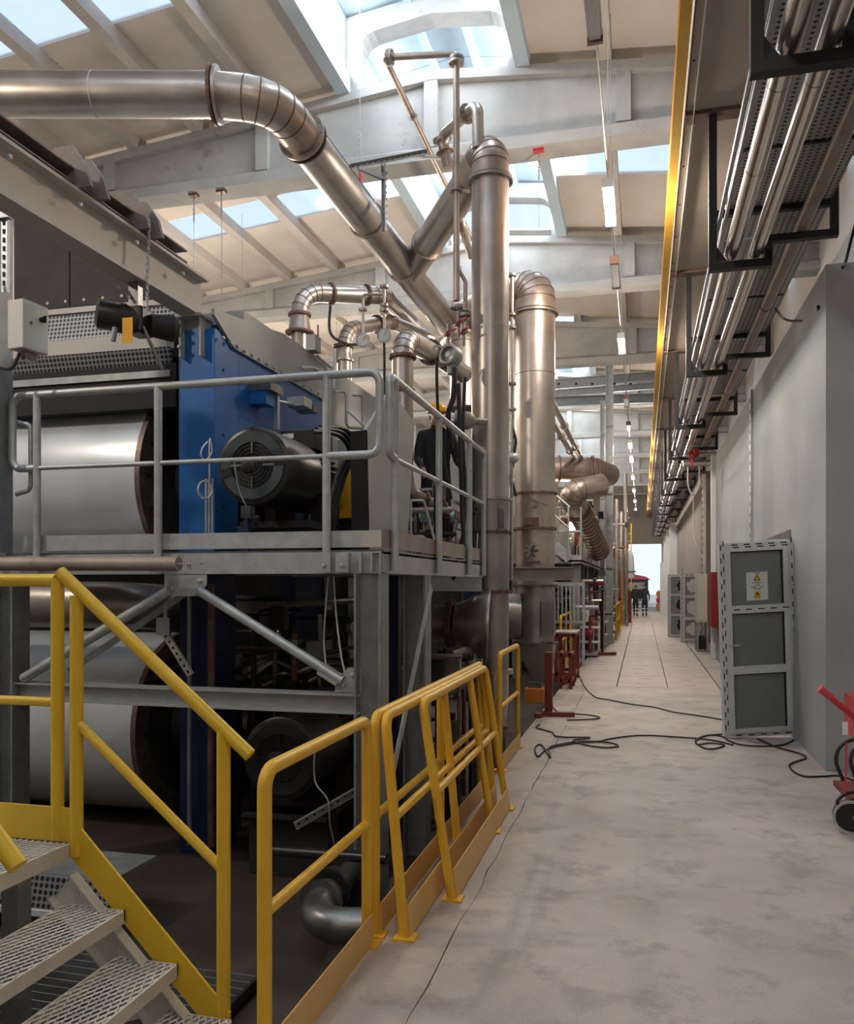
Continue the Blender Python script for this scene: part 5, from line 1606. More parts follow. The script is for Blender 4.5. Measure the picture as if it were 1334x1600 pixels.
MB().tube([V(p0.x, p0.y, 10.36), at(562, 205, D=11)], .004, 5).build('wire', 'galv_dark', t)
chain(MB(), at(562, 205, D=11), at(563, 255, D=11), .006, .05).build('chain', 'galv', t)
MB().tube([at(563, 255, D=11), at(564, 290, D=11)], .022, 8).build('hook_block', 'pink_mark', t)
for i, (u, v) in enumerate(((35, 205), (218, 345))):
    p0 = at(u, v, Y=11.0 if i == 0 else 13.0)
    t = MB().tube([V(p0.x, p0.y, zr(p0.x) + .21), V(p0.x, p0.y, zr(p0.x) - 1.6)], .004, 5).build('drop_wire', 'galv_dark')
    tag(t, ('fine drop wire below the purlin at the far left', 'fine drop wire beyond the first roof beam on the left')[i], 'wire')
# ---------------------------------------------------------------- propped doors, boxes and trolley on the right
def panel_door(name, label, o, ex, W, H, lean, rails, glass, torn=False, marks=True, group=None):
    """o: lower left corner, ex: direction of its width; lean: turn in its own plane"""
    ex = Vector(ex).normalized()
    ez = Vector((0, 0, 1))
    ez = (ez - ex * lean).normalized(); ex2 = (ex + Vector((0, 0, 1)) * lean).normalized()
    ey = ez.cross(ex2).normalized()
    Mx = Matrix.Translation(o) @ Matrix(((ex2.x, ey.x, ez.x), (ex2.y, ey.y, ez.y), (ex2.z, ey.z, ez.z))).to_4x4()
    t = thing(name, label, 'door', o, group)

    def bx(nm, mat, x0, x1, y0, y1, z0, z1, par=t):
        return MB().boxm(Mx @ Matrix.Translation(((x0 + x1) / 2, (y0 + y1) / 2, (z0 + z1) / 2)), x1 - x0, y1 - y0, z1 - z0).build(nm, mat, par)
    fw, sw = W * .075, W * .07
    # fixed frame and sash
    bx('frame_stile', 'pvc_frame', 0, fw, -.035, .035, 0, H); bx('frame_stile', 'pvc_frame', W - fw, W, -.035, .035, 0, H)
    bx('frame_rail', 'pvc_frame', fw, W - fw, -.035, .035, 0, fw * .8); bx('frame_rail', 'pvc_frame', fw, W - fw, -.035, .035, H - fw, H)
    bx('sash_stile', 'pvc_frame', fw, fw + sw, -.05, .02, fw * .8, H - fw); bx('sash_stile', 'pvc_frame', W - fw - sw, W - fw, -.05, .02, fw * .8, H - fw)
    zs = [fw * .8] + list(rails) + [H - fw]
    bx('sash_rail', 'pvc_frame', fw + sw, W - fw - sw, -.05, .02, zs[0], zs[0] + sw * .8)
    bx('sash_rail', 'pvc_frame', fw + sw, W - fw - sw, -.05, .02, zs[-1] - sw * .6, zs[-1])
    for r in rails:
        bx('sash_rail', 'pvc_frame', fw + sw, W - fw - sw, -.048, .02, r - sw * .75, r + sw * .75)
    x0, x1 = fw + sw, W - fw - sw
    lims = []
    for i in range(len(zs) - 1):
        a = zs[i] + sw * (.8 if i == 0 else .75); b = zs[i + 1] - sw * (.6 if i == len(zs) - 2 else .75)
        lims.append((a, b))
        if torn:
            # a pane with a ragged torn piece
            rr = random.Random(i * 7 + int(o[0] * 10))
            bx('pane', glass[i][0], x0, x1, -.006, .006, a, b)
            n = 16
            cx_, cz_ = (x0 + x1) / 2 + (x1 - x0) * glass[i][2], (a + b) / 2
            pts = []
            for k in range(n):
                th = 2 * PI * k / n
                q = rr.uniform(.72, 1.05)
                pts.append((min(x1 - .01, max(x0 + .01, cx_ + (x1 - x0) * .42 * q * math.cos(th))), cz_ + (b - a) * .42 * q * math.sin(th)))
            MB().prism([Mx @ Vector((px, -.0075, pz)) for px, pz in pts], Mx.to_3x3() @ Vector((0, -.002, 0))).build('torn_piece', glass[i][1], t)
        else:
            bx('panel', glass[i], x0, x1, -.012, .006, a, b)
        bx('gasket', 'black_matt', x0, x0 + .012, -.03, -.012, a, b); bx('gasket', 'black_matt', x1 - .016, x1, -.03, -.012, a, b)
        bx('gasket', 'black_matt', x0, x1, -.03, -.012, b - .012, b)
    if marks:
        mk = MB()
        for j in range(15):
            z = .12 + j * .145
            for x in (fw * .3, fw * .75, W - fw * .35):
                zz = z + (.05 if x > fw * .5 else 0)
                mk.boxm(Mx @ Matrix.Translation((x, -.0365, zz)), .012, .002, .06)
        for j in range(5):
            for z, yy in ((H - fw * .35, -.0365), (H - fw * .8, -.0365), (fw * .4, -.0365), (rails[-1], -.0495)):
                mk.boxm(Mx @ Matrix.Translation((W * .17 + j * W * .165 + (z * 3 % .05), yy, z)), .07, .002, .013)
        k = mk.build('printed_marks', 'ink', t); k['kind'] = 'stuff'
    return t, Mx, bx, lims


o = at(1130, 1153, Z=0)
o2 = at(1241, 1150, Z=.02)
t, Mx, bx, lims = panel_door('propped_door', 'grey panelled door with printed film and warning notice propped beside the wall', o, o2 - o, .845, 2.2, .030, (.76, 1.445), ['door_panel'] * 3)
pp = bx('notice', 'paper', .31, .55, -.0165, -.0125, 1.54, 1.86)
for (x0, x1, z0, z1) in ((.40, .46, 1.842, 1.85), (.37, .49, 1.735, 1.741), (.40, .46, 1.71, 1.716), (.36, .42, 1.688, 1.696), (.45, .51, 1.69, 1.695), (.39, .48, 1.666, 1.672)):
    bx('text_line', 'ink', x0, x1, -.0178, -.0165, z0, z1, pp)
def tri(x, z, s, nm, mat, dy):
    MB().prism([Mx @ Vector((x - s, dy, z)), Mx @ Vector((x + s, dy, z)), Mx @ Vector((x, dy, z + s * 1.7))], Mx.to_3x3() @ Vector((0, -.0008, 0))).build(nm, mat, pp)
tri(.43, 1.765, .042, 'warning_triangle', 'ink', -.0166); tri(.43, 1.772, .030, 'warning_triangle', 'sign_yellow', -.0176)
bx('triangle_bar', 'sign_yellow', .405, .455, -.0178, -.0165, 1.75, 1.764, pp)
bx('warning_panel', 'sign_yellow', .395, .465, -.0178, -.0165, 1.555, 1.64, pp)
tri(.43, 1.60, .022, 'warning_triangle', 'ink', -.0180)
bx('text_line', 'ink', .40, .46, -.0185, -.0178, 1.58, 1.585, pp)
MB().tube([Mx @ Vector((.085, -.04, 1.05)), Mx @ Vector((.085, -.085, 1.05)), Mx @ Vector((.19, -.085, 1.045))], .009, 8, R=.015).build('handle', 'galv', t)
wt = MB().prism([(1.40, 10.33, 2.27), (1.66, 10.33, 2.27), (1.66, 10.33, 2.38)], (0, .12, 0)).build('timber_wedge', 'dull_pipe')
tag(wt, 'brown timber wedge fixed on the wall above the propped door', 'timber')
p = at(1043, 995, Z=0)
panel_door('propped_door', 'darker grey door frame with torn panes, the farther of two', p, (1, .12, 0), .72, 2.05, 0, (.72, 1.38), [('galv_dark', 'black_matt', .25)] * 3, torn=True, marks=False)
p = at(1063, 1003, Z=0)
panel_door('propped_door', 'pale door frame with torn panes in front of the far cabinet', p, (1, .25, 0), .86, 2.05, 0, (.70, 1.36), [('dull_pipe', 'white_plastic', -.05)] * 3, torn=True, marks=True)
# ivory cabinet on legs, red hose box
cb2 = thing('electric_cabinet', 'ivory electric cabinet on dark legs beside the red box', 'cabinet', (1.7, 22.9, 0))
MB().box(1.36, 1.66, 22.4, 23.2, .75, 2.0).build('case', 'ivory_cabinet', cb2, bevel=.01)
MB().box(1.40, 1.62, 22.38, 22.40, .8, 1.95).build('door', 'ivory_cabinet', cb2)
for x, y in ((1.38, 22.42), (1.62, 22.42), (1.38, 23.15), (1.62, 23.15)):
    MB().box(x - .025, x + .025, y - .025, y + .025, 0, .75).build('leg', 'galv_dark', cb2)
MB().box(1.4, 1.6, 22.6, 23.0, .05, .4).build('transformer', 'black_matt', cb2)
rb = thing('hose_cabinet', 'dark red wall cabinet at the far corner of the plaster wall', 'cabinet', (1.57, 19.8, .76))
MB().box(1.47, 1.66, 18.9, 20.3, .80, 2.0).build('case', 'red_dark', rb)
MB().box(1.46, 1.47, 18.95, 20.25, .84, 1.96).build('door', 'red_dark', rb)
MB().box(1.45, 1.46, 19.0, 19.05, 1.3, 1.45).build('handle', 'silver_dark', rb)

# hose trolley cut by the right edge of the picture
tl = thing('hose_trolley', 'red handled trolley with black hoses by the near wall corner', 'trolley', (1.5, 6.3, 0))
h0, h1 = at(1281, 1076, D=5.9), at(1338, 1124, D=5.9)
hx = (h1 - h0)
MB().tube([h0, h1, V(h1.x + .02, h1.y, .25)], .022, 12, R=.05).build('handle_tube', 'red_paint', tl)
MB().tube([h0 - hx.normalized() * .005, h0 + hx * .28], .027, 12).build('grip', 'pink_mark', tl)
MB().tube([h0 + V(.35, .30, 0), h1 + V(.35, .30, 0), V(h1.x + .37, h1.y + .30, .25)], .022, 12, R=.05).build('handle_tube', 'red_paint', tl)
MB().box(h1.x + .02, h1.x + .36, h1.y + .02, h1.y + .46, .62, .92).build('carrier_plate', 'red_paint', tl)
MB().box(h1.x - .05, h1.x + .35, h1.y - .05, h1.y + .5, .20, .24).build('base_tray', 'red_oxide', tl)
wc = at(1328, 1264, D=5.85)
for k, (cx, cy) in enumerate(((wc.x, wc.y), (wc.x + .13, wc.y - .28))):
    MB().lathe((cx, cy - .035, .115), (0.1, 1, 0), [(0, .07), (.0, .115), (.07, .115), (.07, .07)], 28).build('tyre', 'rubber', tl)
    MB().lathe((cx, cy - .03, .115), (0.1, 1, 0), [(0, .085), (.06, .085)], 20).build('wheel_disc', 'black_matt', tl)
    MB().ring((cx - .002, cy - .04, .115), (0.1, 1, 0), .1, .118, .012, 28).build('wheel_rim', 'grey_paint', tl)
MB().tube([(wc.x, wc.y, .115), (wc.x + .13, wc.y - .28, .115), (wc.x + .4, wc.y + .3, .115)], .015, 8).build('axle', 'silver_dark', tl)
MB().tube([at(1317, 1220, D=5.85), at(1305, 1190, D=5.85), at(1309, 1168, D=5.85), at(1330, 1154, D=5.85), at(1352, 1160, D=5.9), at(1362, 1190, D=5.9), at(1352, 1225, D=5.9)], .013, 10, R=.12).build('hose', 'rubber', tl)
MB().tube([at(1336, 1215, D=5.8), at(1328, 1190, D=5.8), at(1332, 1172, D=5.8), at(1345, 1165, D=5.85)], .013, 10, R=.1).build('hose', 'rubber', tl)
MB().tube([at(1312, 1262, D=5.85), at(1306, 1252, D=5.85), at(1320, 1240, D=5.85), at(1345, 1235, D=5.85)], .012, 10, R=.08).build('hose', 'rubber', tl)
MB().box(*sorted((at(1316, 1135, D=5.85).x, at(1324, 1135, D=5.85).x)), at(1320, 1135, D=5.85).y - .004, at(1320, 1135, D=5.85).y, at(0, 1148, D=5.85).z, at(0, 1128, D=5.85).z).build('tag', 'paper', tl)
MB().tube([at(1322, 1160, D=5.84), at(1322, 1200, D=5.84), at(1319, 1240, D=5.84)], .007, 6).build('cord', 'pink_mark', tl)

# ---------------------------------------------------------------- cables on the floor
def floor_cable(label, uv, r=.009, mat='rubber'):
    pts = [at(u, v, Z=r + .002) for u, v in uv]
    # smooth through the points
    out = []
    for i in range(len(pts) - 1):
        p0, p1, p2, p3 = pts[max(0, i - 1)], pts[i], pts[i + 1], pts[min(len(pts) - 1, i + 2)]
        for k in range(5):
            t = k / 5
            out.append(.5 * ((2 * p1) + (p2 - p0) * t + (2 * p0 - 5 * p1 + 4 * p2 - p3) * t * t + (3 * p1 - p0 - 3 * p2 + p3) * t ** 3))
    out.append(pts[-1])
    o = MB().tube(out, r, 6).build('cable', mat)
    return tag(o, label, 'cable')


floor_cable('long thin black cable crossing the aisle farthest back', [(1127, 1124), (1090, 1118), (1050, 1112), (1022, 1105), (985, 1100), (950, 1093), (930, 1089), (914, 1074), (908, 1062), (900, 1045)])
floor_cable('black cable sweeping across the aisle in front of the propped door', [(1145, 1164), (1110, 1156), (1050, 1151), (1000, 1149), (960, 1153), (935, 1158), (900, 1161), (870, 1166), (852, 1172), (840, 1182), (836, 1168), (846, 1164), (860, 1184), (858, 1168), (880, 1162), (910, 1158), (950, 1160), (966, 1165), (950, 1168), (920, 1165), (895, 1157), (915, 1154), (920, 1152), (890, 1152), (868, 1150), (862, 1144), (838, 1137), (843, 1132)])
floor_cable('black cable looping around the red T stand', [(862, 1101), (868, 1110), (880, 1114), (910, 1116), (932, 1119), (936, 1122), (920, 1124), (886, 1125)])
floor_cable('coiled black cable below the propped door', [(1128, 1147), (1100, 1150), (1086, 1158), (1098, 1168), (1115, 1170), (1132, 1164), (1110, 1161), (1090, 1163), (1088, 1156), (1105, 1149), (1126, 1150), (1140, 1158), (1160, 1164), (1200, 1166), (1225, 1163), (1240, 1156)])
floor_cable('black cable running from the propped door to the trolley', [(1183, 1154), (1200, 1162), (1215, 1168), (1245, 1176), (1259, 1184), (1240, 1191), (1233, 1196), (1240, 1206), (1258, 1213), (1285, 1213), (1310, 1212), (1336, 1220)])

# ---------------------------------------------------------------- dark red trestles by the pit edge
t = thing('t_stand', 'dark red steel T stand on the floor in front of the hopper', 'stand', at(857, 1118, Z=0))
b = at(857, 1118, Z=0)
MB().box(b.x - .05, b.x + .05, b.y - .05, b.y + .05, .05, .84).build('post', 'red_oxide', t)
MB().bar(b + V(-.16, -.12, .03), b + V(.34, -.02, .03), .08, .06).build('foot', 'red_oxide', t)
MB().bar(b + V(-.12, -.28, .03), b + V(-.02, .1, .03), .08, .06).build('foot', 'red_oxide', t)
def trestle(label, x0, x1, y0, y1, h, top):
    t = thing('steel_trestle', label, 'trestle', ((x0 + x1) / 2, (y0 + y1) / 2, 0), 'dark red steel trestles by the pit edge')
    for x in (x0, x1):
        for y in (y0, y1):
            MB().box(x - .03, x + .03, y - .03, y + .03, 0, h).build('leg', 'red_oxide', t)
    for z in (h - .03, .14):
        for y in (y0, y1):
            MB().box(x0, x1, y - .03, y + .03, z - .03, z + .03).build('cross_bar', 'red_oxide', t)
        for x in (x0, x1):
            MB().box(x - .03, x + .03, y0, y1, z - .03, z + .03).build('cross_bar', 'red_oxide', t)
    if top:
        MB().box(x0 - .05, x1 + .05, y0 - .05, y1 + .05, h, h + .03).build('top', top, t)


b0, b1 = at(866, 1076, Z=0), at(891, 1077, Z=0)
trestle('low dark red trestle nearest the T stand', b0.x + .1, b1.x, b0.y, b0.y + .5, .60, None)
b2 = at(897, 1066, Z=0)
trestle('taller dark red trestle with a grey top', b2.x - .32, b2.x, b2.y, b2.y + .8, .86, 'dull_pipe')
b3, b4 = at(899, 1022, Z=.04), at(962, 1021, Z=.04)
tag(MB().bar(b3, b4, .07, .07).build('steel_bar', 'red_oxide'), 'long dark red steel bar lying across the floor plates', 'bar')
ob = at(838, 1098, Z=0)
t = thing('orange_block', 'small orange steel block at the pit edge under the hopper', 'steel block', ob)
MB().box(ob.x - .16, ob.x + .12, ob.y - .1, ob.y + .12, -.0, .22).build('block', 'orange_paint', t, bevel=.01)
MB().box(ob.x - .12, ob.x + .08, ob.y - .06, ob.y + .06, .22, .30).build('cap', 'silver_dark', t)

# ---------------------------------------------------------------- people
def person(label, loc, face, s=1.0, stride=0.0, arms=0.0, helmet=None, vest=False, bend=0.0):
    """face: heading angle (0 looks to -Y). One continuous skinned body; head turned with the body."""
    t = thing('person', label, 'person', loc)
    P = []; E = []; Rr = []
    def add(p, r, par=None):
        P.append(p); Rr.append(r if isinstance(r, tuple) else (r, r))
        if par is not None:
            E.append((par, len(P) - 1))
        return len(P) - 1
    pel = add((0, 0, .95), (.155, .115))
    sp = add((0, -.0, 1.12), (.15, .11), pel)
    ch = add((0, -bend * .5, 1.33), (.175, .12), sp)
    nb = add((0, -bend * .8, 1.47), .07, ch)
    nk = add((0, -bend, 1.53), .055, nb)
    hd = add((0, -bend - .012, 1.61), (.078, .092), nk)
    ht = add((0, -bend, 1.69), (.070, .082), hd)
    add((0, -bend - .105, 1.60), .016, hd)                      # nose
    for sx in (-1, 1):
        sh = add((sx * .175, -bend * .6, 1.41), .068, ch)
        el = add((sx * .235, -arms * .3 + .02 * sx, 1.13), .048, sh)
        wr = add((sx * .235, -arms - .06, .90 + arms * .5), .032, el)
        pa = add((sx * .232, -arms - .09, .84 + arms * .55), (.022, .036), wr)
        for k, (dx, ln_) in enumerate(((-.030, .075), (-.010, .085), (.010, .08), (.028, .065))):
            f1 = add((sx * .232 + dx * .3, -arms - .09 + dx, .80 + arms * .55), .009, pa)
            add((sx * .224 + dx * .3, -arms - .10 + dx, .84 - ln_ + arms * .55), .008, f1)
        th = add((sx * .215, -arms - .135, .835 + arms * .55), .010, pa)
        add((sx * .205, -arms - .15, .80 + arms * .55), .009, th)
        hp = add((sx * .09, 0, .88), .10, pel)
        kn = add((sx * .10, -.03 - stride * sx * .5, .50), .068, hp)
        an = add((sx * .10, .02 - stride * sx, .10), .046, kn)
        add((sx * .11, -.13 - stride * sx, .045), .040, an)
    me = bpy.data.meshes.new('body_cage')
    me.from_pydata([tuple(Vector(p) * s) for p in P], E, [])
    ob = bpy.data.objects.new('body_cage', me); COL.objects.link(ob)
    sk = ob.modifiers.new('skin', 'SKIN')
    for i, r in enumerate(Rr):
        me.skin_vertices[0].data[i].radius = (r[0] * s, r[1] * s)
    me.skin_vertices[0].data[0].use_root = True
    sb = ob.modifiers.new('sub', 'SUBSURF'); sb.levels = 2; sb.render_levels = 2
    dg = bpy.context.evaluated_depsgraph_get()
    em = bpy.data.meshes.new_from_object(ob.evaluated_get(dg))
    bpy.data.objects.remove(ob)
    em.materials.clear()
    for mname in ('cloth_dark', 'skin', 'black_matt', 'cloth_reflective'):
        em.materials.append(M[mname])
    for p in em.polygons:
        p.use_smooth = True
        c = p.center / s
        i = 0
        if c.z > 1.50 or (abs(c.x) > .18 and c.z < .89 + arms * .5 and c.z > .6):
            i = 1
        elif c.z < .13:
            i = 2
        elif vest and (.42 < c.z < .47 or .22 < c.z < .27):
            i = 3
        p.material_index = i
    body = bpy.data.objects.new('body', em); COL.objects.link(body); body.parent = t
    t.rotation_euler = (0, 0, face)
    off = OFF[t.name]
    def part(m, nm, mat, par=t):
        me2 = m.mesh(nm, mat)
        o = bpy.data.objects.new(nm, me2); COL.objects.link(o); o.parent = par
        return o
    hc = Vector((0, -bend, 1.66)) * s
    if helmet:
        m = MB().lathe(hc + V(0, 0, -.0), (0, -.08, 1), [(0, .118 * s), (.05 * s, .112 * s), (.09 * s, .085 * s), (.115 * s, .03 * s)], 20)
        hl = part(m, 'helmet', helmet)
        part(MB().prism([hc + V(-.1, -.09, 0) * s, hc + V(.1, -.09, 0) * s, hc + V(.06, -.165, -.01) * s, hc + V(-.06, -.165, -.01) * s], (0, 0, .012)), 'peak', helmet, hl)
    else:
        part(MB().sphere(hc + V(0, .018, .03) * s, .096 * s, 14, 10, (.92, 1.0, .85)), 'hair', 'hair')
    for sx in (-1, 1):
        part(MB().sphere(Vector((sx * .03, -bend - .093, 1.625)) * s, .011 * s, 8, 6), 'eye', 'ink')
        part(MB().sphere(Vector((sx * .085, -bend - .0, 1.605)) * s, .024 * s, 8, 6, (.5, .8, 1.2)), 'ear', 'skin')
    part(MB().box(-.025 * s, .025 * s, (-bend - .100) * s, (-bend - .085) * s, 1.558 * s, 1.566 * s), 'mouth', 'pink_mark')
    return t


def wq(u, v):
    return at(u, v, Z=0.0)


a = at(993, 963.5, Z=0); b = at(1007, 963.5, Z=0)
person('person in dark workwear walking down the aisle, on the left of two', a, -.15, .94, .14, .05, vest=True)
person('person in dark workwear walking down the aisle, on the right of two', b, .1, .97, -.12, .02, vest=True)
hp = at(681, 640, D=9.8)
person('worker in a yellow helmet and dark jacket on the platform', (hp.x, hp.y, 1.985), .5, 1.06, 0, .25, helmet='helmet', bend=.06)
# ---------------------------------------------------------------- the far part of the hall
def column(label, u, v, z1, w=.22, mat='galv'):
    p = at(u, v, Z=0)
    t = thing('steel_column', label, 'column', p)
    MB().ibeam((p.x, p.y, 0), (p.x, p.y, z1), w, w, .014, .018, side=(1, 0, 0)).build('shaft', mat, t)
    MB().box(p.x - w * .7, p.x + w * .7, p.y - w * .7, p.y + w * .7, 0, .025).build('base_plate', mat, t)
    for z in (2.2, 4.4, 6.4):
        if z < z1:
            MB().box(p.x - w * .52, p.x + w * .52, p.y - w * .52, p.y + w * .52, z, z + .05).build('splice', 'galv_dark', t)
    return p


pc = column('tall galvanised column standing beside the aisle, the nearer of two', 952, 1004, 9.05)
pc2 = column('tall galvanised column behind the nearer one', 941, 999, 7.5, .14)
ct = thing('cable_ladder', 'slotted vertical cable ladder against the tall column', 'cable ladder', (pc2.x, pc2.y, 0))
MB().box(pc2.x + .12, pc2.x + .16, pc2.y - .02, pc2.y + .12, .03, 7.4).build('side_rail', 'white_plastic', ct)
for j in range(30):
    MB().box(pc2.x + .125, pc2.x + .155, pc2.y - .026, pc2.y - .019, .3 + j * .23, .42 + j * .23).build('slot', 'galv_dark', ct)
# bridge of channels across the aisle
bg_ = thing('cable_bridge', 'galvanised channel bridge crossing high over the aisle', 'bridge', (-1, 25, 7.4))
q0, q1 = at(860, 601, D=25.0), at(1037, 587, D=25.5)
MB().channel(q0, q1, .26, .12, .02).build('channel', 'galv', bg_)
q0, q1 = at(860, 616, D=25.4), at(1037, 602, D=25.9)
MB().channel(q0, q1, .2, .12, .02).build('channel', 'galv', bg_)
MB().channel(at(860, 628, D=26.5), at(1037, 622, D=27), .3, .1, .02).build('channel', 'galv_dark', bg_)
for u in (873, 900, 925, 960, 985):
    MB().bolt(at(u, 600, D=24.9), (0, -1, 0), .04, .03).build('bolt', 'black_matt', bg_)
# horizontal and ribbed ducts
t = thing('far_duct', 'wide horizontal stainless duct behind the rear vertical duct', 'duct', at(900, 733, D=20))
run(t, [at(846, 733, D=20), at(925, 734, D=20.3), at(950, 742, D=21.5)], .30, 'stainless_warm', R=.4, name='duct_run')
for u in (873, 925):
    fl_(t, at(u, 733, D=20.1), (.97, .25, 0), .30, .03, .03, 'weld_rust')
t = thing('far_duct', 'ribbed stainless duct bending down along the far machine', 'duct', at(900, 780, D=19))
run(t, [at(940, 758, D=19.6), at(884, 768, D=19.2), at(903, 795, D=19.8), at(936, 862, D=22)], .27, 'stainless_warm', R=.45, name='duct_run')
for j in range(14):
    c = at(903, 795, D=19.8).lerp(at(936, 862, D=22), (j + .5) / 14)
    MB().ring(c, at(936, 862, D=22) - at(903, 795, D=19.8), .265, .282, .05, 24).build('rib', 'weld_rust', t)
for i, (a, b, lab) in enumerate((((862, 628), (908, 716), 'upper slanting thin pipe right of the rear duct'), ((862, 655), (896, 716), 'lower slanting thin pipe right of the rear duct'))):
    t = thing('slant_pipe', lab, 'pipe', at(*a, D=14))
    MB().tube([at(*a, D=14.5), at(*b, D=20)], .055, 12).build('pipe', 'stainless', t)
    for f in (.35, .75):
        fl_(t, at(*a, D=14.5).lerp(at(*b, D=20), f), at(*b, D=20) - at(*a, D=14.5), .055, .03, .04, 'stainless_dark')

# far machine section: hoods, panels and columns in a row
fm = thing('far_machine', 'long row of hooded machine sections fading down the hall', 'machine', (-4.5, 34, -.5))
for k in range(7):
    y = 15.5 + k * 6
    MB().box(-9, -3.2, y, y + 5.7, 2.2, 4.15).build('hood', 'grey_paint', fm)
    MB().box(-9, -3.4, y + .2, y + 5.5, -.5, 2.2).build('casing', 'roll_dark', fm)
    for j in range(4):
        MB().box(-3.2, -3.17, y + .15 + j * 1.4, y + 1.35 + j * 1.4, 2.4, 3.9).build('door_leaf', 'grey_beam', fm)
    MB().box(-3.3, -3.0, y + .1, y + .4, -.5, 4.0).build('column', 'blue_shaded', fm)
# far galvanised platform with stair
fp = thing('far_platform', 'far galvanised platform with stair and railings behind the ducts', 'platform', (-1.9, 22, -.5))
zd = 2.42
MB().box(-3.1, -1.35, 19.6, 31, zd - .16, zd - .12).build('deck', 'galv_dark', fp)
MB().channel((-1.35, 19.6, zd - .10), (-1.35, 31, zd - .10), .2, .08, .012, flip=-1).build('edge_beam', 'galv', fp)
MB().channel((-3.1, 19.6, zd - .10), (-1.35, 19.6, zd - .10), .2, .08, .012, flip=-1).build('edge_beam', 'galv', fp)
for x, y in ((-1.5, 19.8), (-1.5, 22.5), (-1.5, 25.5), (-1.5, 28.5), (-2.9, 19.8), (-2.9, 25.5)):
    MB().ibeam((x, y, -.5), (x, y, zd - .2), .2, .2, .014, .018, side=(1, 0, 0)).build('column', 'galv_dark', fp)
for z in (zd + .55, zd + 1.1):
    MB().tube([(-3.0, 19.65, z), (-1.38, 19.65, z), (-1.38, 31, z)], .025, 8, R=.05).build('rail', 'galv', fp)
for y in (19.65, 21.2, 22.8, 24.4, 26, 27.6, 29.2, 30.8):
    MB().tube([(-1.38, y, zd - .1), (-1.38, y, zd + 1.1)], .025, 8).build('rail_post', 'galv', fp)
for x in (-1.9, -2.45, -3.0):
    MB().tube([(x, 19.65, zd - .1), (x, 19.65, zd + 1.1)], .025, 8).build('rail_post', 'galv', fp)
MB().bar((-1.62, 19.5, zd - .1), (-3.0, 19.5, zd + 1.15), .03, .22, side=(0, 1, 0)).build('stringer', 'galv', fp)
MB().prism([(-1.75, 19.52, zd - .2), (-3.0, 19.52, zd + .9), (-3.0, 19.52, zd - .2)], (0, .02, 0)).build('stair_side', 'galv_dark', fp)
for z in (.6, 1.1):
    MB().tube([(-1.62, 19.45, zd + z), (-3.0, 19.45, zd + 1.25 + z)], .025, 8).build('stair_rail', 'galv', fp)
for j in range(5):
    x = -1.65 - j * .32
    MB().tube([(x, 19.45, zd - .05 + (-1.62 - x) * .9), (x, 19.45, zd + 1.12 + (-1.62 - x) * .9)], .022, 8).build('rail_post', 'galv', fp)
MB().bar((-1.5, 20.0, 1.9), (-1.5, 22.3, .3), .06, .06).build('brace', 'galv', fp)
MB().tube([(-1.45, 19.0, 1.22), (-.95, 19.0, 1.22)], .05, 10).build('stub_pipe', 'galv', fp)
# valve skids along the edge
def skid(label, x, y, seed, n=7):
    rr = random.Random(seed)
    t = thing('valve_skid', label, 'valves', (x, y, 0))
    MB().box(x - .35, x + .3, y - .5, y + .5, .04, .10).build('base', 'galv_dark', t)
    for j in range(n):
        px, py = x + rr.uniform(-.3, .25), y + rr.uniform(-.45, .45)
        h = rr.uniform(.5, 1.6)
        MB().tube([(px, py, .1), (px, py, h), (px + rr.uniform(-.3, .3), py + rr.uniform(-.2, .2), h)], .03, 8, R=.05).build('pipe', rr.choice(['red_oxide', 'galv', 'stainless', 'red_paint']), t)
        MB().sphere((px, py, h * .6), .065, 10, 6).build('valve_body', rr.choice(['red_paint', 'pink_mark', 'silver_dark']), t)
        MB().ring((px, py - .1, h * .6), (0, 1, 0), .06, .075, .015, 14).build('hand_wheel', 'red_paint', t)
    for z in (.35, .7):
        MB().tube([(x - .4, y - .3, z), (x + .35, y - .3, z)], .035, 8).build('manifold', 'white_plastic', t)
    return t


skid('red valve skid under the far platform, nearest of the row', -1.32, 20.6, 1, 9)
skid('red valve skid under the far platform beside the tall columns', -1.25, 23.6, 2, 9)
skid('red valve skid past the tall columns', -1.2, 30.5, 3, 8)
skid('red valve skid farthest down the hall', -1.3, 37, 4, 8)
p = at(915, 962, D=20)
t = thing('control_box', 'small white box on the valve skid by the far platform', 'box', p)
MB().box(p.x - .09, p.x + .09, p.y - .05, p.y, p.z - .14, p.z + .14).build('case', 'white_plastic', t)
MB().box(p.x - .02, p.x + .02, p.y - .055, p.y - .05, p.z - .02, p.z + .04).build('mark', 'galv_dark', t)
# low green-grey slat fence and white stub post beside the hopper
sf = thing('slat_screen', 'row of upright pale slats between hopper and far platform', 'screen', (-1.8, 17.8, 0))
for j in range(10):
    x = -2.1 + j * .085
    MB().box(x, x + .03, 18.0, 18.03, .9, 1.75).build('slat', 'galv', sf)
MB().box(-2.15, -1.2, 18.03, 18.06, 1.70, 1.78).build('top_rail', 'galv', sf)
MB().box(-2.15, -1.2, 18.03, 18.06, .9, .96).build('bottom_rail', 'galv', sf)
MB().box(-1.24, -1.18, 18.0, 18.06, 0, 1.8).build('post', 'galv', sf)
MB().box(-2.15, -2.09, 18.0, 18.06, -.5, 1.8).build('post', 'galv', sf)
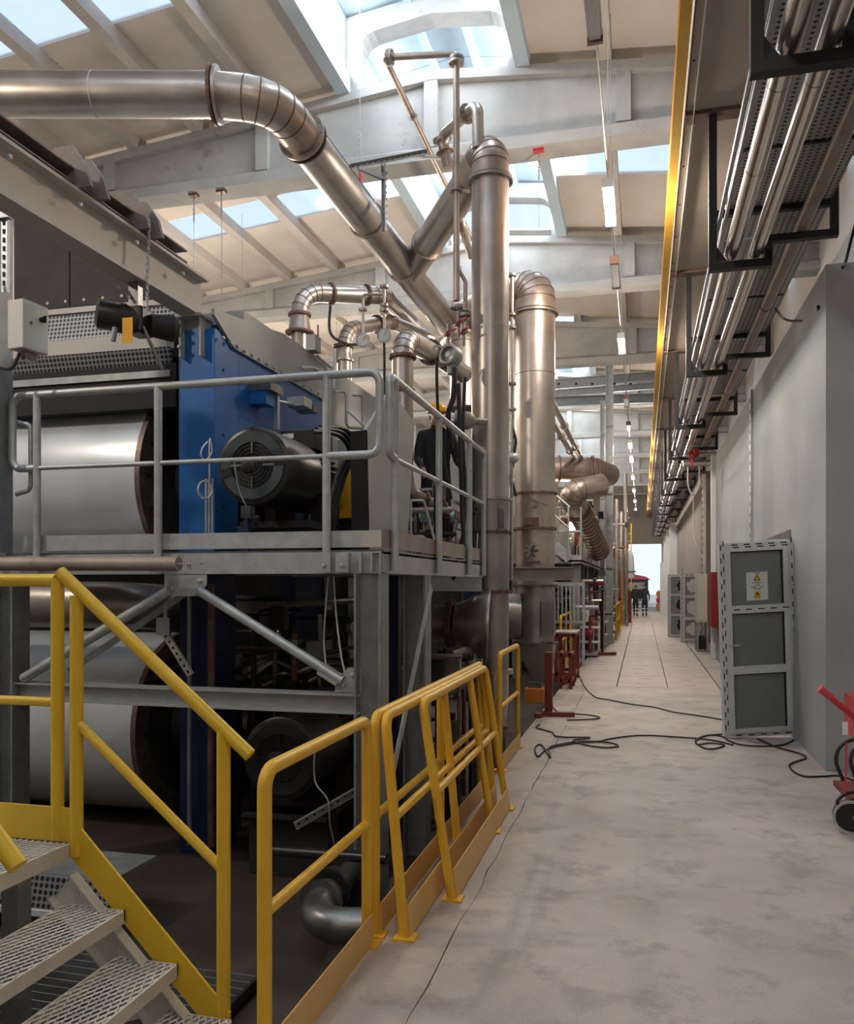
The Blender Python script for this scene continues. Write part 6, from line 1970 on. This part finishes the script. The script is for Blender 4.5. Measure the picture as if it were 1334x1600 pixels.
# work lamp
t = thing('work_lamp', 'glowing warm work lamp on the far platform railing', 'lamp', at(893, 826, D=21.5))
c = at(893, 823, D=21.5)
MB().sphere(c, .10, 12, 8).build('bulb', 'work_glow', t)
MB().ring(c + V(0, .06, 0), (0, 1, 0), .08, .13, .08, 16).build('reflector', 'galv', t)
MB().bar(c + V(0, .1, 0), V(c.x, c.y + .1, zd), .03, .03).build('stem', 'black_matt', t)
d = bpy.data.lights.new('work_light', 'POINT'); d.energy = 60; d.color = (1, .8, .55); d.shadow_soft_size = .1
o = bpy.data.objects.new('work_light', d); COL.objects.link(o); o.parent = t; o.location = Vector((c.x, c.y - .15, c.z)) - Vector(t.location)
# platform clutter: tanks, cabinets, pipes
rr = random.Random(5)
for k in range(10):
    y = 20.3 + k * 1.05
    x = -2.5 + rr.uniform(-.3, .5)
    t = thing('upright_pipe', ORD[k] + ' upright pipe group on the far platform counted from the stair', 'pipe', (x, y, zd - .12))
    h = rr.uniform(.9, 2.4)
    MB().tube([(x, y, zd - .12), (x, y, zd + h), (x - .7, y + .1, zd + h + .1)], rr.uniform(.04, .09), 10, R=.15).build('pipe', rr.choice(['stainless', 'stainless_warm', 'dull_pipe']), t)
    MB().flange((x, y, zd + h * .5), (0, 0, 1), .05, .13, .05).build('flange', 'stainless_dark', t)
    MB().box(x + .1, x + .3, y - .08, y + .08, zd - .12, zd + rr.uniform(.3, .9)).build('box', rr.choice(['box_grey', 'grey_paint', 'red_oxide', 'white_plastic']), t)
# tall pipes and racks past the columns
for k, (u, v0_, v1_, dd, r, mat, lab) in enumerate(((971, 800, 975, 36, .11, 'stainless', 'upright pale pipe past the tall columns, first'), (963, 780, 981, 33, .06, 'dull_pipe', 'thin upright pipe past the tall columns'),
                                    (977, 640, 812, 52, .12, 'dull_pipe', 'high hanging pipe near the end wall'))):
    tag(MB().tube([at(u, v1_, D=dd), at(u, v0_, D=dd)], r, 12).build('upright_pipe', mat), lab, 'pipe')
t = thing('bent_pipe', 'white insulated pipe with a bend over the aisle edge far away', 'pipe', at(975, 860, D=38))
MB().tube([at(955, 860, D=38), at(984, 861, D=38), at(986, 903, D=38)], .16, 14, R=.35).build('pipe', 'white_plastic', t)
fl_(t, at(986, 893, D=38), (0, 0, 1), .16, .06, .05, 'galv_dark')
t = thing('yellow_ladder', 'distant yellow ladder cage by the end wall', 'ladder', at(983, 852, D=50))
for u in (979, 986):
    MB().tube([at(u, 957, D=50), at(u, 818, D=50)], .03, 8).build('stile', 'yellow_paint', t)
for j in range(12):
    MB().tube([at(979, 955 - j * 11, D=50), at(986, 955 - j * 11, D=50)], .02, 6).build('rung', 'yellow_paint', t)
for j in range(3):
    t = thing('storage_rack', 'distant rack with white boxes at the aisle edge, ' + ORD[j] + ' of the row', 'rack', (-1.7, 40 + j * 3, 0))
    x0, y0 = -2.2, 40 + j * 3
    for x in (x0, x0 + .9):
        for y in (y0, y0 + 2):
            MB().box(x - .04, x + .04, y - .04, y + .04, 0, 3.4).build('upright', 'galv_dark', t)
    for z in (.8, 1.6, 2.4, 3.2):
        MB().box(x0, x0 + .9, y0, y0 + 2, z - .03, z + .03).build('shelf', 'grey_beam', t)
        MB().box(x0 + .1, x0 + .8, y0 + .2, y0 + 1.2, z + .03, z + .5).build('box', ('white_plastic', 'orange_paint', 'box_grey', 'white_plastic')[int(z * 2) % 4], t)
# dense service piping
def maze(label, box, d0, d1, n, seed, pal, rmin=.015, rmax=.05, z0=None, jpal=('white_plastic', 'box_grey', 'black_matt', 'silver_dark')):
    rr = random.Random(seed)
    u0, v0, u1, v1 = box
    base = at((u0 + u1) / 2, v1, D=d0)
    t = thing('service_piping', label, 'pipes', base)
    for j in range(n):
        a = at(rr.uniform(u0, u1), rr.uniform(v0, v1), D=rr.uniform(d0, d1))
        r = rr.uniform(rmin, rmax)
        mat = rr.choice(pal)
        k = rr.random()
        if k < .5:
            zb = z0 if z0 is not None else a.z - rr.uniform(.3, 1.0)
            MB().tube([(a.x, a.y, zb), (a.x, a.y, a.z)], r, 8).build('riser', mat, t)
        elif k < .8:
            L = rr.uniform(.4, 1.3)
            MB().tube([a, a + V(-L, 0, 0), a + V(-L, .1, -rr.uniform(.2, .6))], r, 8, R=.08).build('bend', mat, t)
        else:
            MB().tube([a, a + V(0, rr.uniform(.6, 2.0), 0)], r, 8).build('run', mat, t)
        if k < .7 and rr.random() < .5:
            MB().ring(a - V(0, 0, .08), (0, 0, 1) if k < .5 else (1, 0, 0), r * .9, r + .035, .04, 12).build('flange', rr.choice(['stainless_dark', 'weld_rust', 'silver_dark']), t)
        elif rr.random() < .35:
            MB().box(a.x - .07, a.x + .07, a.y - .06, a.y + .02, a.z - .12, a.z + .08).build('junction', rr.choice(jpal), t)
    return t


P1 = ['stainless', 'dull_pipe', 'galv', 'stainless_warm', 'black_matt', 'red_oxide']
maze('tangle of thin pipes on the far platform behind its railing', (868, 775, 942, 865), 21.5, 27, 60, 21, P1, z0=zd - .12)
maze('tangle of red and steel pipes under the far platform', (884, 895, 945, 985), 20.5, 27, 60, 22, ['red_oxide', 'stainless', 'galv', 'red_paint', 'black_matt', 'white_plastic'], z0=-.1)
maze('distant tangle of pipes past the tall columns', (959, 800, 984, 965), 34, 44, 60, 23, ['stainless', 'dull_pipe', 'white_plastic', 'red_oxide', 'orange_paint', 'galv_dark'], .02, .08, z0=0)
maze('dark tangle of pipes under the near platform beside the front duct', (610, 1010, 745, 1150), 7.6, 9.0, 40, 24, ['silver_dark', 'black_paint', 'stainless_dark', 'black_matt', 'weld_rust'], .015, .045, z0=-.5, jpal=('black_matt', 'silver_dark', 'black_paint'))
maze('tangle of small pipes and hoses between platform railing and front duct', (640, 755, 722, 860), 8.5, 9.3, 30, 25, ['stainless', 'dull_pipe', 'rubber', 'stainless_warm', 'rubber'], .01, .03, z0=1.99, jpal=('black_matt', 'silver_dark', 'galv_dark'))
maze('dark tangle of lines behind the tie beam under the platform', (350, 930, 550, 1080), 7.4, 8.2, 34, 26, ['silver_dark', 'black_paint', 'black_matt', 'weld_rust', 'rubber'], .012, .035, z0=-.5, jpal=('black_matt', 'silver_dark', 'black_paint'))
# yard behind the gate
yd = MB().box(-30, 30, 66.3, 140, -.3, -.02).build('yard_ground', 'floor_plate'); yd['kind'] = 'structure'; yd['label'] = 'pale yard ground outside the far gateway'
tk = thing('parked_truck', 'dark truck with red tarpaulin parked outside the gateway', 'truck', (-.4, 74, 0))
MB().box(-1.9, .5, 73, 79, 1.0, 2.1).build('cargo_bed', 'black_matt', tk)
MB().prism([(-2.0, 72.8, 2.1), (.7, 72.8, 2.1), (.3, 72.8, 2.35), (-1.6, 72.8, 2.75), (-2.0, 72.8, 2.75)], (0, 6, 0)).build('tarpaulin', 'pink_mark', tk)
MB().box(-1.9, .4, 71.2, 72.9, .5, 2.0).build('cab', 'cloth_dark', tk, bevel=.1)
MB().box(-1.7, .2, 71.17, 71.2, 1.3, 1.85).build('windscreen', 'silver_dark', tk)
for x in (-1.8, .3):
    for y in (71.9, 74.5, 77.5):
        MB().lathe((x - .12, y, .48), (1, 0, 0), [(0, .3), (0, .5), (.24, .5), (.24, .3)], 20).build('wheel', 'rubber', tk)
pl = thing('barrier_stack', 'orange barrier stack by the gateway on the right', 'barrier', (1.0, 56, 0))
for j in range(3):
    MB().box(.9, 1.35, 54.5, 57, .15 + j * .4, .42 + j * .4).build('board', 'orange_paint' if j % 2 == 0 else 'red_paint', pl)
for y in (54.6, 56.9):
    MB().box(.98, 1.27, y - .04, y + .04, 0, 1.3).build('foot', 'galv_dark', pl)
wp = MB().box(.95, 1.5, 47, 47.3, 0, 2.9).build('white_screen', 'white_plastic'); tag(wp, 'white upright screen panel far down on the right', 'panel')
